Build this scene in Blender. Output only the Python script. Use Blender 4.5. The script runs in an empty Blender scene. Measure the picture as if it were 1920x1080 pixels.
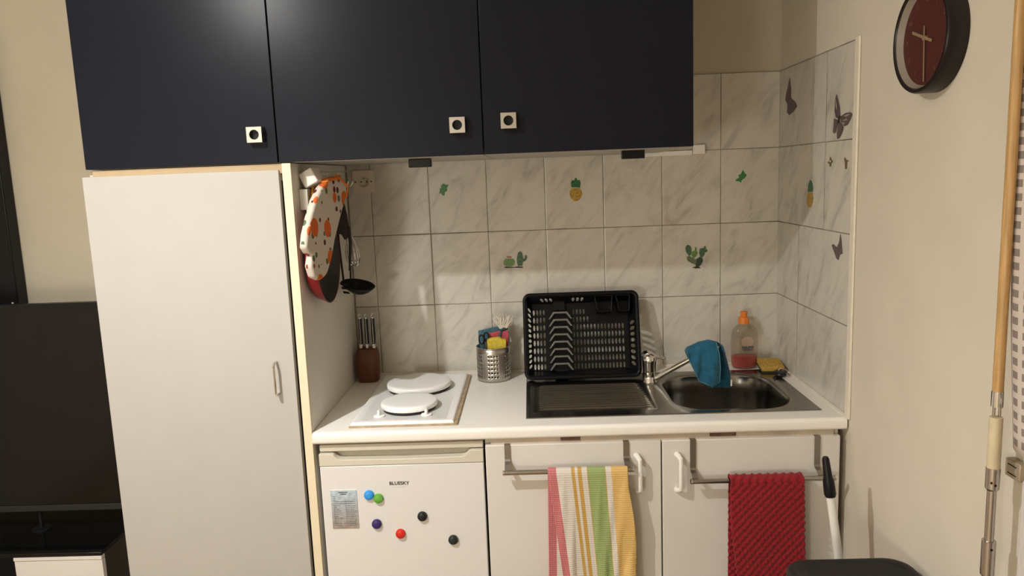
import bpy, bmesh, math, random
from mathutils import Vector, Matrix
random.seed(7)
SC = bpy.context.scene
COL = SC.collection
H = 0.9            # worktop height: all coordinates below are written relative to the worktop surface
pi = math.pi

# ------------------------------------------------------------------ camera
cam_d = bpy.data.cameras.new('camera'); cam = bpy.data.objects.new('camera', cam_d); COL.objects.link(cam)
cam.location = (-0.8537, -2.5992, 0.6885 + H)
cam.rotation_euler = (1.42240927, 0.0379424, 0.0219202)
cam_d.sensor_width = 36; cam_d.lens = 1406.95 / 1920 * 36; cam_d.clip_start = 0.02
SC.camera = cam

# ------------------------------------------------------------------ light and exposure
SC.view_settings.view_transform = 'Standard'; SC.view_settings.look = 'None'
SC.view_settings.gamma = 1; SC.view_settings.exposure = -0.1
try: SC.view_settings.use_curve_mapping = False
except Exception: pass
w = bpy.data.worlds.new('world'); SC.world = w; w.use_nodes = True
w.node_tree.nodes['Background'].inputs[0].default_value = (.02, .025, .04, 1)
w.node_tree.nodes['Background'].inputs[1].default_value = 0.2
ld = bpy.data.lights.new('ceiling_bulb', 'SPOT'); lo = bpy.data.objects.new('ceiling_bulb', ld); COL.objects.link(lo)
lo.location = (-1.865, -1.605, 1.406 + H)
ld.spot_size = math.radians(154); ld.spot_blend = 1.0; ld.energy = 110; ld.shadow_soft_size = 0.018; ld.color = (.98, 1, 1.04)
gd = bpy.data.lights.new('ceiling_bulb_glow', 'POINT'); go = bpy.data.objects.new('ceiling_bulb_glow', gd); COL.objects.link(go)
go.location = lo.location; gd.energy = 32; gd.shadow_soft_size = 0.018; gd.color = (1, .99, .95)
# soft fill light added behind the camera to brighten the kitchenette
fd = bpy.data.lights.new('room_fill_light', 'POINT'); fo = bpy.data.objects.new('room_fill_light', fd); COL.objects.link(fo)
fo.location = (-2.35, -3.9, .10 + H); fd.energy = 74; fd.shadow_soft_size = .24; fd.color = (1, .98, .91)

# ------------------------------------------------------------------ materials
MATS = {}
def lin(c):
    if isinstance(c, str):
        c = [int(c[i:i+2], 16)/255 for i in (0, 2, 4)]
        c = [x/12.92 if x <= .04045 else ((x+.055)/1.055)**2.4 for x in c]
    return (c[0], c[1], c[2], 1)
def mat(name, col=(.8, .8, .8), rough=.5, metal=0, var=.04, scale=30, bump=0, bscale=200, spec=.5, trans=0, ior=1.45, alpha=1, stretch=None, emit=None):
    if name in MATS: return MATS[name]
    m = bpy.data.materials.new(name); m.use_nodes = True; nt = m.node_tree; N = nt.nodes; L = nt.links
    p = N['Principled BSDF']
    p.inputs['Roughness'].default_value = rough; p.inputs['Metallic'].default_value = metal
    p.inputs['Specular IOR Level'].default_value = spec
    p.inputs['Transmission Weight'].default_value = trans; p.inputs['IOR'].default_value = ior; p.inputs['Alpha'].default_value = alpha
    c = lin(col)
    tc = N.new('ShaderNodeTexCoord'); src = tc.outputs['Object']
    if stretch:
        mp = N.new('ShaderNodeMapping'); mp.inputs['Scale'].default_value = stretch; L.new(src, mp.inputs[0]); src = mp.outputs[0]
    n = N.new('ShaderNodeTexNoise'); n.inputs['Scale'].default_value = scale; n.inputs['Detail'].default_value = 4; L.new(src, n.inputs['Vector'])
    r = N.new('ShaderNodeMapRange'); r.inputs['To Min'].default_value = 1-var; r.inputs['To Max'].default_value = 1+var
    r.inputs['From Min'].default_value = .3; r.inputs['From Max'].default_value = .7; L.new(n.outputs[0], r.inputs[0])
    mx = N.new('ShaderNodeVectorMath'); mx.operation = 'SCALE'; mx.inputs[0].default_value = c[:3]; L.new(r.outputs[0], mx.inputs['Scale'])
    L.new(mx.outputs[0], p.inputs['Base Color'])
    if bump:
        n2 = N.new('ShaderNodeTexNoise'); n2.inputs['Scale'].default_value = bscale; n2.inputs['Detail'].default_value = 3; L.new(src, n2.inputs['Vector'])
        b = N.new('ShaderNodeBump'); b.inputs['Strength'].default_value = bump; b.inputs['Distance'].default_value = .002
        L.new(n2.outputs[0], b.inputs['Height']); L.new(b.outputs[0], p.inputs['Normal'])
    if emit:
        p.inputs['Emission Color'].default_value = lin(emit); p.inputs['Emission Strength'].default_value = 1
    m['p'] = 1; MATS[name] = m
    return m
def nodes(m): return m.node_tree.nodes, m.node_tree.links, m.node_tree.nodes['Principled BSDF']
def mth(N, L, op, a, b=None, c=None):
    n = N.new('ShaderNodeMath'); n.operation = op
    for i, v in enumerate((a, b, c)):
        if v is None: continue
        if isinstance(v, (int, float)): n.inputs[i].default_value = v
        else: L.new(v, n.inputs[i])
    return n.outputs[0]

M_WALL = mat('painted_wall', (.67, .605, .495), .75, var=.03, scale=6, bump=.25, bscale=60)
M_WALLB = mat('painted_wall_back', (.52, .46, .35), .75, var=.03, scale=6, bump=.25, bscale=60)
M_WHITE = mat('white_laminate', (.44, .42, .38), .42, var=.015, scale=12)
M_WHITE_OLD = mat('white_laminate_door', (.68, .64, .585), .4, var=.02, scale=9)
M_EDGE = mat('cream_edge_band', (.76, .66, .47), .5, var=.05, stretch=(40, 40, 4))
M_NAVY = mat('navy_black_laminate', (.0085, .0095, .0155), .30, var=.06, scale=60, spec=.16, bump=.05, bscale=500)
M_INNER = mat('carcass_board', (.62, .56, .46), .6)
M_TOP = mat('worktop_laminate', (.86, .82, .75), .33, var=.015, scale=14)
M_ENAMEL = mat('white_enamel', (.90, .885, .85), .35, var=.01)
M_STEEL = mat('brushed_steel', (.50, .47, .43), .3, 1, var=.08, scale=25, stretch=(1, 40, 40))
M_SINK = mat('sink_steel', (.28, .27, .25), .2, 1, var=.08, scale=12)
M_CHROME = mat('chrome', (.75, .73, .7), .09, 1, var=.01)
M_NICKEL = mat('satin_nickel', (.50, .475, .42), .34, 1, var=.03)
M_DSTEEL = mat('dull_steel_strap', (.34, .31, .28), .38, 1, var=.05)
M_BLACK = mat('black_plastic', (.007, .007, .008), .38, var=.05, spec=.3)
M_BLACKM = mat('matte_black', (.006, .006, .006), .7)
M_GLOSSB = mat('glossy_black_screen', (.007, .0065, .005), .14, var=.05, spec=.28)
M_FRIDGE = mat('fridge_white', (.70, .68, .645), .35, var=.01)
M_CREAM = mat('cream_plastic', (.60, .555, .45), .4, var=.02)
M_WPLAST = mat('white_plastic', (.82, .79, .73), .35, var=.02)
M_OLDPL = mat('aged_white_plastic', (.66, .58, .45), .4, var=.03)
M_WOODB = mat('brown_stained_wood', (.125, .037, .016), .45, var=.25, scale=6, stretch=(60, 60, 4))
M_BAMBOO = mat('varnished_wood', (.50, .30, .115), .38, var=.18, scale=5, stretch=(50, 50, 3))
M_SEAL = mat('aged_sealing_strip', (.42, .31, .2), .7, var=.2, scale=40)
M_CAULK = mat('white_caulk', (.74, .68, .58), .5, var=.05)
M_FLOOR = mat('floor_laminate', (.33, .22, .13), .45, var=.25, scale=4, stretch=(2, 20, 2))
M_CLOCKR = mat('clock_rim_dark', (.010, .006, .006), .35)
M_CLOCKF = mat('clock_face_burgundy', (.075, .016, .013), .5, var=.05)
M_GREYRING = mat('clock_inner_ring', (.30, .26, .21), .5)
M_GOLD = mat('pale_brass', (.50, .38, .22), .4, .6)
M_PURPLE = mat('butterfly_grey_violet', (.115, .085, .085), .5, var=.15)
M_PURPLEL = mat('butterfly_pale', (.33, .28, .235), .5, var=.1)

def tile_material(name, axis, seams=None):
    """marbled tiles 20 x 25 cm with thin dark joints; axis 0: columns along x, 1: along y"""
    m = mat(name, (.6, .57, .51), .22, var=.01); N, L, p = nodes(m)
    tc = N.new('ShaderNodeTexCoord'); sp = N.new('ShaderNodeSeparateXYZ'); L.new(tc.outputs['Object'], sp.inputs[0])
    u = sp.outputs[axis]; v = sp.outputs[2]
    if axis == 0:
        cu = mth(N, L, 'DIVIDE', u, .2); 
    else:   # right wall: the joint sits 20 cm in on the two lower rows and 40 cm in on the upper ones
        up = mth(N, L, 'GREATER_THAN', v, .5)
        cu = mth(N, L, 'DIVIDE', mth(N, L, 'ADD', u, mth(N, L, 'MULTIPLY', up, .2)), .4)
        cu = mth(N, L, 'ADD', cu, .5)
    cv = mth(N, L, 'DIVIDE', v, .25)
    def dist(c, size):     # distance to the nearest joint in metres
        return mth(N, L, 'MULTIPLY', mth(N, L, 'ABSOLUTE', mth(N, L, 'SUBTRACT', mth(N, L, 'FRACT', mth(N, L, 'ADD', c, .5)), .5)), size)
    du = dist(cu, .2 if axis == 0 else .4); dv = dist(cv, .25)
    nz = N.new('ShaderNodeTexNoise'); nz.inputs['Scale'].default_value = 7; nz.inputs['Detail'].default_value = 5; L.new(tc.outputs['Object'], nz.inputs['Vector'])
    wid = mth(N, L, 'MULTIPLY', nz.outputs[0], .0022)
    gh = mth(N, L, 'LESS_THAN', dv, wid); gv = mth(N, L, 'LESS_THAN', du, mth(N, L, 'MULTIPLY', wid, .9))
    g = mth(N, L, 'MAXIMUM', gh, gv)
    # marble veins, shifted for every tile
    cell = N.new('ShaderNodeCombineXYZ'); L.new(mth(N, L, 'FLOOR', cu), cell.inputs[0]); L.new(mth(N, L, 'FLOOR', cv), cell.inputs[1])
    wn = N.new('ShaderNodeTexWhiteNoise'); L.new(cell.outputs[0], wn.inputs['Vector'])
    pv = N.new('ShaderNodeCombineXYZ'); L.new(u, pv.inputs[0]); L.new(v, pv.inputs[1])
    off = N.new('ShaderNodeVectorMath'); off.operation = 'MULTIPLY_ADD'; L.new(wn.outputs['Color'], off.inputs[0]); off.inputs[1].default_value = (9, 9, 9); L.new(pv.outputs[0], off.inputs[2])
    mp = N.new('ShaderNodeMapping'); mp.vector_type = 'TEXTURE'; mp.inputs['Rotation'].default_value = (0, 0, .95); mp.inputs['Scale'].default_value = (.13, .05, 1); L.new(off.outputs[0], mp.inputs[0])
    if axis == 1: mp.inputs['Rotation'].default_value = (0, 0, 2.1); mp.inputs['Scale'].default_value = (.15, .05, 1)
    n1 = N.new('ShaderNodeTexNoise'); n1.inputs['Scale'].default_value = 1; n1.inputs['Detail'].default_value = 7; n1.inputs['Roughness'].default_value = .62; n1.inputs['Distortion'].default_value = .8; L.new(mp.outputs[0], n1.inputs['Vector'])
    cr = N.new('ShaderNodeValToRGB'); L.new(n1.outputs[0], cr.inputs[0])
    e = cr.color_ramp.elements; e[0].position = .30; e[0].color = (.43, .395, .345, 1); e[1].position = .56; e[1].color = (.62, .58, .505, 1)
    x = cr.color_ramp.elements.new(.43); x.color = (.555, .518, .45, 1)
    gn = N.new('ShaderNodeTexNoise'); gn.inputs['Scale'].default_value = 3.1; L.new(tc.outputs['Object'], gn.inputs['Vector'])
    gc = N.new('ShaderNodeValToRGB'); L.new(gn.outputs[0], gc.inputs[0])
    gc.color_ramp.elements[0].position = .38; gc.color_ramp.elements[0].color = (.09, .06, .035, 1)
    gc.color_ramp.elements[1].position = .68; gc.color_ramp.elements[1].color = (.24, .20, .15, 1)
    mx = N.new('ShaderNodeMix'); mx.data_type = 'RGBA'; L.new(g, mx.inputs[0]); L.new(cr.outputs[0], mx.inputs[6]); L.new(gc.outputs[0], mx.inputs[7])
    L.new(mx.outputs[2], p.inputs['Base Color'])
    # pillowed tile edge plus sunken joint
    edge = mth(N, L, 'MINIMUM', mth(N, L, 'MINIMUM', du, dv), .004)
    b = N.new('ShaderNodeBump'); b.inputs['Strength'].default_value = .6; b.inputs['Distance'].default_value = .4; L.new(edge, b.inputs['Height']); L.new(b.outputs[0], p.inputs['Normal'])
    L.new(mth(N, L, 'ADD', mth(N, L, 'MULTIPLY', g, .5), .25), p.inputs['Roughness'])
    return m

# ------------------------------------------------------------------ mesh helpers
class MB:
    def __init__(s): s.v = []; s.f = []; s.uv = {}
    def add(s, vs, fs):
        o = len(s.v); s.v += [tuple(v) for v in vs]; s.f += [tuple(i+o for i in f) for f in fs]; return s
    def box(s, x0, x1, y0, y1, z0, z1):
        if x0 > x1: x0, x1 = x1, x0
        if y0 > y1: y0, y1 = y1, y0
        if z0 > z1: z0, z1 = z1, z0
        v = [(x0, y0, z0), (x1, y0, z0), (x1, y1, z0), (x0, y1, z0), (x0, y0, z1), (x1, y0, z1), (x1, y1, z1), (x0, y1, z1)]
        return s.add(v, [(3, 2, 1, 0), (4, 5, 6, 7), (0, 1, 5, 4), (1, 2, 6, 5), (2, 3, 7, 6), (3, 0, 4, 7)])
    def rbox(s, c, half, mtx):
        v = [Vector(c) + mtx @ Vector((sx*half[0], sy*half[1], sz*half[2])) for sz in (-1, 1) for sx, sy in ((-1, -1), (1, -1), (1, 1), (-1, 1))]
        return s.add(v, [(3, 2, 1, 0), (4, 5, 6, 7), (0, 1, 5, 4), (1, 2, 6, 5), (2, 3, 7, 6), (3, 0, 4, 7)])
    def tube(s, pts, r, n=12, closed=False, flat=1.0):
        pts = [Vector(p) for p in pts]; m = len(pts); rs = r if isinstance(r, (list, tuple)) else [r]*m
        rings = []; up = None
        for i, p in enumerate(pts):
            if closed: t = pts[(i+1) % m] - pts[i-1]
            else: t = pts[min(i+1, m-1)] - pts[max(i-1, 0)]
            t.normalize()
            if up is None:
                up = Vector((0, 0, 1)) if abs(t.z) < .9 else Vector((0, 1, 0))
            a = up - t*up.dot(t)
            if a.length < 1e-6: a = t.orthogonal()
            a.normalize(); up = a; b = t.cross(a)
            rings.append([p + (a*math.cos(2*pi*k/n) + b*math.sin(2*pi*k/n)*flat)*rs[i] for k in range(n)])
        vs = [v for rg in rings for v in rg]; fs = []
        R = m if closed else m-1
        for i in range(R):
            j = (i+1) % m
            for k in range(n): fs.append((i*n+k, j*n+k, j*n+(k+1) % n, i*n+(k+1) % n)[::-1])
        if not closed: fs += [tuple(range(n)), tuple(range((m-1)*n, m*n))[::-1]]
        return s.add(vs, fs)
    def lathe(s, prof, c=(0, 0, 0), n=32, axis='z', sx=1, sy=1, cap=True):
        vs = []; fs = []
        for r, z in prof:
            for k in range(n):
                a = 2*pi*k/n; p = (r*math.cos(a)*sx, r*math.sin(a)*sy, z)
                if axis == 'x': p = (p[2], p[0], p[1])
                if axis == 'y': p = (p[0], -p[2], p[1])    # profile height points out of the wall, towards -y
                vs.append((p[0]+c[0], p[1]+c[1], p[2]+c[2]))
        for i in range(len(prof)-1):
            for k in range(n): fs.append((i*n+k, i*n+(k+1) % n, (i+1)*n+(k+1) % n, (i+1)*n+k))
        if cap: fs += [tuple(range(n))[::-1], tuple(range((len(prof)-1)*n, len(prof)*n))]
        return s.add(vs, fs)
    def prism(s, pts, fn, t0, t1):
        """pts 2D outline; fn(a, b, t) -> 3D"""
        n = len(pts); vs = [fn(a, b, t0) for a, b in pts] + [fn(a, b, t1) for a, b in pts]
        fs = [tuple(range(n))[::-1], tuple(range(n, 2*n))] + [(i, (i+1) % n, n+(i+1) % n, n+i) for i in range(n)]
        return s.add(vs, fs)
    def grid(s, fn, nu, nv):
        o = len(s.v)
        for j in range(nv+1):
            for i in range(nu+1):
                s.uv[len(s.v)] = (i/nu, j/nv); s.v.append(tuple(fn(i/nu, j/nv)))
        for j in range(nv):
            for i in range(nu):
                a = o+j*(nu+1)+i; s.f.append((a, a+1, a+nu+2, a+nu+1))
        return s
    def holes(s, fn, cells, hole=.5, n=8):
        """cells: (u0,u1,v0,v1,hw,hh) rectangles, each with an oval hole of half sizes hw, hh (0 = solid)"""
        for (u0, u1, v0, v1, hw, hh) in cells:
            if not hw:
                s.add([fn(u0, v0), fn(u1, v0), fn(u1, v1), fn(u0, v1)], [(0, 1, 2, 3)]); continue
            cu, cv = (u0+u1)/2, (v0+v1)/2
            out = [(u1, cv), (u1, v1), (cu, v1), (u0, v1), (u0, cv), (u0, v0), (cu, v0), (u1, v0)]
            inn = [(cu+hw*math.cos(k*pi/4), cv+hh*math.sin(k*pi/4)) for k in range(8)]
            s.add([fn(*p) for p in out+inn], [(i, (i+1) % 8, 8+(i+1) % 8, 8+i) for i in range(8)])
        return s
    def build(s, name, m, parent=None, bevel=0, seg=2, smooth=None, loc=None, solid=0, sub=0, offset=0, fix=True, ang=35):
        if loc is None:
            if parent is not None: loc = Vector(parent['_o'])
            else:
                xs, ys, zs = zip(*s.v); loc = Vector(((min(xs)+max(xs))/2, (min(ys)+max(ys))/2, min(zs)))
        loc = Vector(loc)
        me = bpy.data.meshes.new(name); me.from_pydata([Vector(v)-loc for v in s.v], [], s.f)
        if s.uv:
            uvl = me.uv_layers.new(name='UVMap')
            for l in me.loops: uvl.data[l.index].uv = s.uv.get(l.vertex_index, (0, 0))
        if fix:
            bm = bmesh.new(); bm.from_mesh(me); bmesh.ops.remove_doubles(bm, verts=bm.verts, dist=1e-6) if not s.uv else None
            bmesh.ops.recalc_face_normals(bm, faces=bm.faces); bm.to_mesh(me); bm.free()
        me.materials.append(m)
        o = bpy.data.objects.new(name, me); COL.objects.link(o); o['_o'] = tuple(loc)
        if parent is not None:
            o.parent = parent; o.location = loc - Vector(parent['_o'])
        else: o.location = loc + Vector((0, 0, H))
        if bevel:
            b = o.modifiers.new('bevel', 'BEVEL'); b.width = bevel; b.segments = seg; b.limit_method = 'ANGLE'; b.angle_limit = math.radians(30)
        if solid:
            d = o.modifiers.new('solidify', 'SOLIDIFY'); d.thickness = solid; d.offset = offset
        if sub:
            d = o.modifiers.new('subsurf', 'SUBSURF'); d.levels = sub; d.render_levels = sub
        if smooth or bevel or (smooth is None and (sub)):
            for p in me.polygons: p.use_smooth = True
            try: me.set_sharp_from_angle(angle=math.radians(ang))
            except Exception: pass
        return o
def tag(o, label=None, cat=None, group=None, kind=None):
    if label: o['label'] = label
    if cat: o['category'] = cat
    if group: o['group'] = group
    if kind: o['kind'] = kind
    return o
def thing(name, label, cat, loc, group=None):
    o = bpy.data.objects.new(name, None); COL.objects.link(o); o.empty_display_size = .05
    o['_o'] = tuple(loc); o.location = (loc[0], loc[1], loc[2]+H)
    return tag(o, label, cat, group)
def struct(name, mb, m, **k): return tag(mb.build(name, m, loc=(0, 0, 0), **k), kind='structure')
def dup(o, delta, label=None, mats=None, parent=None):
    c = o.copy(); COL.objects.link(c)
    if parent is not None: c.parent = parent
    else:
        c.location = o.location + Vector(delta); c['_o'] = tuple(Vector(o['_o'])+Vector(delta))
        if label: c['label'] = label
    for ch in [q for q in o.children]: dup(ch, (0, 0, 0), parent=c)
    return c
def text(body, name, size, loc, rot, m, parent, ext=.0004, align='CENTER', bold=0, spacing=1.0, sx=1.0):
    cu = bpy.data.curves.new(name, 'FONT'); cu.body = body; cu.size = size; cu.extrude = ext; cu.align_x = align; cu.align_y = 'CENTER'; cu.offset = bold; cu.space_character = spacing
    t = bpy.data.objects.new(name, cu); COL.objects.link(t); bpy.context.view_layer.update()
    me = bpy.data.meshes.new_from_object(t); bpy.data.objects.remove(t); bpy.data.curves.remove(cu)
    me.transform(Matrix.Scale(sx, 4, (1, 0, 0))); me.name = name; me.materials.clear(); me.materials.append(m)
    o = bpy.data.objects.new(name, me); COL.objects.link(o); o['_o'] = tuple(loc)
    o.parent = parent; o.location = Vector(loc)-Vector(parent['_o']); o.rotation_euler = rot
    return o
def back(a, b, t): return (a, -t, b)      # plane of the back wall, t comes out of it
def right(a, b, t): return (-t, a, b)     # plane of the right wall

# ------------------------------------------------------------------ the room
XL, YF, ZT = -3.45, -4.4, 1.6
struct('floor', MB().box(XL, 1.2, YF, .01, -H-.05, -H), M_FLOOR)
M_CEIL = mat('ceiling_paint', (.78, .75, .68), .8, var=.02, scale=5)
struct('ceiling', MB().box(XL, 1.2, YF, .01, ZT, ZT+.05), M_CEIL)
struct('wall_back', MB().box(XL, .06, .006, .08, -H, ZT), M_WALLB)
struct('wall_right', MB().box(0.0, .08, -1.39, .006, -H, ZT).box(0.0, .08, YF, -2.6, -H, ZT).box(0, .08, -2.6, -1.39, 1.3, ZT), M_WALL)
struct('wall_left', MB().box(XL-.05, XL, YF, .08, -H, ZT), M_WALL)
struct('wall_front', MB().box(XL, 1.2, YF-.05, YF, -H, ZT), M_WALL)
M_TB = tile_material('marbled_tile_back', 0); M_TR = tile_material('marbled_tile_right', 1)
struct('trim_1', MB().box(-1.478, 0, 0, .006, -.03, 1.0), M_TB)
struct('trim_2', MB().box(-.004, .0, -.585, 0, -.03, 1.003), M_TR)
struct('trim_3', MB().box(-.007, 0, -.612, -.585, -.004, 1.006), mat('white_edge_bead', (.78, .71, .59), .45, var=.04), bevel=.003)
struct('trim_4', MB().tube([(-1.478, -.002, .003), (0, -.002, .003)], .006, 6).tube([(-.006, -.03, .0), (-.006, -.60, .0)], .007, 6), M_CAULK, smooth=True)
# window opening far right, its white casing, night glass
struct('window_1', MB().box(.03, .06, -2.6, -1.39, -.9, 1.3), M_GLOSSB)
struct('trim_5', MB().box(-.012, .03, -1.42, -1.335, -.9, .13).box(-.012, .03, -2.62, -2.55, -.9, 1.35).box(-.012, .03, -2.62, -1.335, 1.3, 1.38), mat('white_casing', (.62, .58, .53), .5, var=.08, scale=40, stretch=(8, 8, 1)), bevel=.003)

# pendant lamp that lights the room, above the frame
t = thing('ceiling_lamp', 'bare bulb ceiling pendant on a short white cord', 'lamp', (-1.865, -1.605, 1.47))
MB().lathe([(.0, 0), (.045, 0), (.05, .02), (.03, .03), (0, .03)], (-1.865, -1.605, 1.57), 24).build('canopy', M_WPLAST, t, smooth=True)
MB().lathe([(.018, 0), (.02, .03), (.008, .05), (.004, .06)], (-1.865, -1.605, 1.46), 20).build('bulb_holder', M_WPLAST, t, smooth=True)
MB().tube([(-1.865, -1.605, 1.51), (-1.865, -1.605, 1.575)], .003, 8).build('cord', M_WPLAST, t, smooth=True)

t = thing('fill_light_stand', 'added stand under the unseen fill light behind the camera', 'lamp', (-2.35, -3.9, -H))  # stand added to carry the fill light, out of view
MB().lathe([(0, 0), (.13, 0), (.13, .015), (.015, .025), (0, .025)], (-2.35, -3.9, -H), 32).build('base', M_WPLAST, t, smooth=True)
MB().tube([(-2.35, -3.9, -.88), (-2.35, -3.9, -.16)], .011, 14).build('pole', M_CHROME, t, smooth=True)

# ------------------------------------------------------------------ wall cabinets
CB = .746
def square_knob(x, z, cab):
    k = MB()
    n = 24; out = []; h = .0200
    for i in range(n):
        a = 2*pi*i/n + pi/4; c, s_ = math.cos(a), math.sin(a); q = h/max(abs(c), abs(s_)); out.append((c*q, s_*q))
    inn = [(math.cos(2*pi*i/n+pi/4)*.0128, math.sin(2*pi*i/n+pi/4)*.0128) for i in range(n)]
    y0, y1 = -.600, -.622
    vs = [(x+a, y1, z+b) for a, b in out]+[(x+a, y1, z+b) for a, b in inn]+[(x+a, y0-.006, z+b) for a, b in inn]+[(x+a, y0, z+b) for a, b in out]
    fs = []
    for i in range(n):
        j = (i+1) % n
        fs += [(i, j, n+j, n+i), (n+i, n+j, 2*n+j, 2*n+i), (i, 3*n+i, 3*n+j, j)]
    k.add(vs, fs)
    o = k.build('knob', M_NICKEL, cab, smooth=True, ang=25)
    MB().lathe([(.0, .005), (.0127, .005), (.0127, .0065), (0, .0065)], (x, y0, z), 24, 'y').build('knob_recess', M_BLACK, o)
    return o
def wall_cabinet(x0, x1, label, kx, kz):
    t = thing('wall_cabinet', label, 'cabinet', ((x0+x1)/2, -.3, CB), 'navy wall cabinets over the kitchenette')
    b = MB()
    b.box(x0+.001, x0+.017, -.580, -.006, CB, 1.46).box(x1-.017, x1-.001, -.580, -.006, CB, 1.46)
    b.box(x0+.017, x1-.017, -.580, -.006, CB+.0, CB+.016).box(x0+.017, x1-.017, -.580, -.006, 1.444, 1.46).box(x0+.017, x1-.017, -.012, -.006, CB+.016, 1.444)
    b.build('body', M_WHITE, t)
    d = MB().box(x0+.001, x1-.001, -.600, -.582, CB+.001, 1.462).build('door', M_NAVY, t, bevel=.0012)
    square_knob(kx, kz, d)
    return t
wall_cabinet(-2.034, -1.5145, 'navy black wall cabinet above the tall white cupboard', -1.565, .820)
wall_cabinet(-1.5135, -.9695, 'middle navy black wall cabinet above the hotplates', -1.034, .824)
wall_cabinet(-.9685, -.4205, 'navy black wall cabinet nearest the tiled corner', -.901, .830)

clip = MB().box(-1.189, -1.126, -.475, -.45, .722, .7455).build('cabinet_clip', M_BLACK, bevel=.002)
tag(clip, 'small black block clipped under the middle navy cabinet', 'clip', 'black clips under the wall cabinets')
dup(clip, (.597, 0, .001), 'small black block clipped under the navy cabinet nearest the corner')
t = thing('cable_trunking', 'white plastic cable trunking end poking out right of navy cabinets', 'trunking', (-.38, -.02, .74))
MB().box(-.50, -.30, -.02, -.0, .735, .7505).build('rail', M_WPLAST, t, bevel=.001)
MB().box(-.2985, -.258, -.022, -.0, .737, .768).build('end_cap', M_WPLAST, t, bevel=.001)

# ------------------------------------------------------------------ tall cupboard and its side panel
t = thing('tall_cabinet', 'tall plain white cupboard left of the worktop', 'cabinet', (-1.76, -.3, -H))
b = MB(); b.box(-2.036, -2.02, -.578, -.006, -H, .742).box(-2.02, -1.506, -.578, -.006, .70, .718).box(-2.02, -1.506, -.012, -.006, -H, .70).box(-2.02, -1.506, -.578, -.012, -.82, -.80)
b.build('body', M_INNER, t)
MB().box(-2.02, -1.5065, -.592, -.03, .7185, .744).build('top_rail', mat('brown_beige_rail_board', (.42, .31, .18), .6), t)  # recessed rail in brown-beige board
d = MB().box(-2.046, -1.5165, -.600, -.580, -.86, .7275).build('door', M_WHITE, t, bevel=.0012)
hb = MB(); hx = -1.566
hb.tube([(hx, -.600, .207), (hx, -.618, .207), (hx, -.624, .201), (hx, -.624, .123), (hx, -.618, .117), (hx, -.600, .117)], .0035, 10)
o = hb.build('handle', M_CHROME, d, smooth=True); tag(o, 'chrome bow handle')
MB().box(-1.5065, -1.483, -.585, -.006, -H, .744).build('side_panel', mat('side_panel_white', (.74, .70, .62), .45, var=.02), t, bevel=.0008)
MB().box(-1.5065, -1.483, -.600, -.586, -H, .744).build('edge_band', M_EDGE, t, bevel=.0008)

# ------------------------------------------------------------------ worktop with a cut-out for the sink bowl
def top_profile(y0, y1, front=False, back_=False):
    if not front: return [(y0, -.034), (y1, -.034), (y1, 0), (y0, 0)]
    pr = [(y1, -.034), (y1, 0)]
    r = .012
    pr += [(y0+r-r*math.sin(a), -r+r*math.cos(a)) for a in [pi/2*i/5 for i in range(6)]]
    pr += [(y0+.008-.008*math.cos(a), -.026-.008*math.sin(a)) for a in [pi/2*i/4 for i in range(5)]]
    return pr
wt = MB()
def ext(pr, x0, x1):
    n = len(pr); wt.add([(x0, y, z) for y, z in pr]+[(x1, y, z) for y, z in pr], [tuple(range(n)), tuple(range(n, 2*n))[::-1]]+[(i, n+i, n+(i+1) % n, (i+1) % n) for i in range(n)])
ext(top_profile(-.604, -.003, True), -1.482, -.47)
ext(top_profile(-.604, -.52, True), -.47, -.075)
ext(top_profile(-.1, -.003), -.47, -.075)
ext(top_profile(-.604, -.003, True), -.075, -.0055)
o = wt.build('worktop', M_TOP, smooth=True, ang=40)
tag(o, 'long cream white worktop with rounded front edge under tiled wall', 'worktop')

# ------------------------------------------------------------------ fridge
t = thing('fridge', 'small white undercounter fridge with round magnets on its door', 'fridge', (-1.24, -.3, -H))
FX0, FX1 = -1.469, -1.007
MB().box(FX0+.004, FX1-.004, -.545, -.05, -.88, -.062).build('body', M_FRIDGE, t, bevel=.003)
MB().box(FX0, FX1, -.590, -.05, -.0605, -.0405).build('top_plate', M_CREAM, t, bevel=.003)
MB().box(FX0, FX1, -.600, -.55, -.86, -.0995).build('door', M_FRIDGE, t, bevel=.003)
n = 8
notch = [(FX0, -.0625), (-1.432, -.0625)] + [(-1.425+.012*math.sin(a), -.0705-.008+.008*math.cos(a)) for a in [pi/2*i/4*1.0 for i in range(5)]]
notch = [(FX0, -.063), (-1.435, -.063), (-1.428, -.066), (-1.424, -.072), (-1.417, -.078), (-1.405, -.0805), (-1.24, -.083), (-1.07, -.0805), (-1.058, -.078), (-1.051, -.072), (-1.047, -.066), (-1.040, -.063), (FX1, -.063), (FX1, -.0985), (FX0, -.0985)]
hs = MB().prism(notch, back, .5725, .601).build('handle_strip', M_CREAM, t, bevel=.0012)
MB().box(FX0+.002, FX1-.002, -.572, -.55, -.0985, -.0625).build('handle_recess', mat('recess_shade_plastic', (.46, .42, .34), .5), t)  # cream darkened here, the recess shade is put into the colour
dk = mat('dark_print', (.03, .028, .028), .5)
text('BLUESKY', 'logo', .0135, (-1.2475, -.6004, -.1545), (pi/2, 0, 0), dk, t, bold=.0002, sx=1.05)
MB().box(-1.268, -1.23, -.6004, -.600, -.1655, -.1648).build('logo_line', mat('grey_print', (.45, .43, .4), .5), t)

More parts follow.
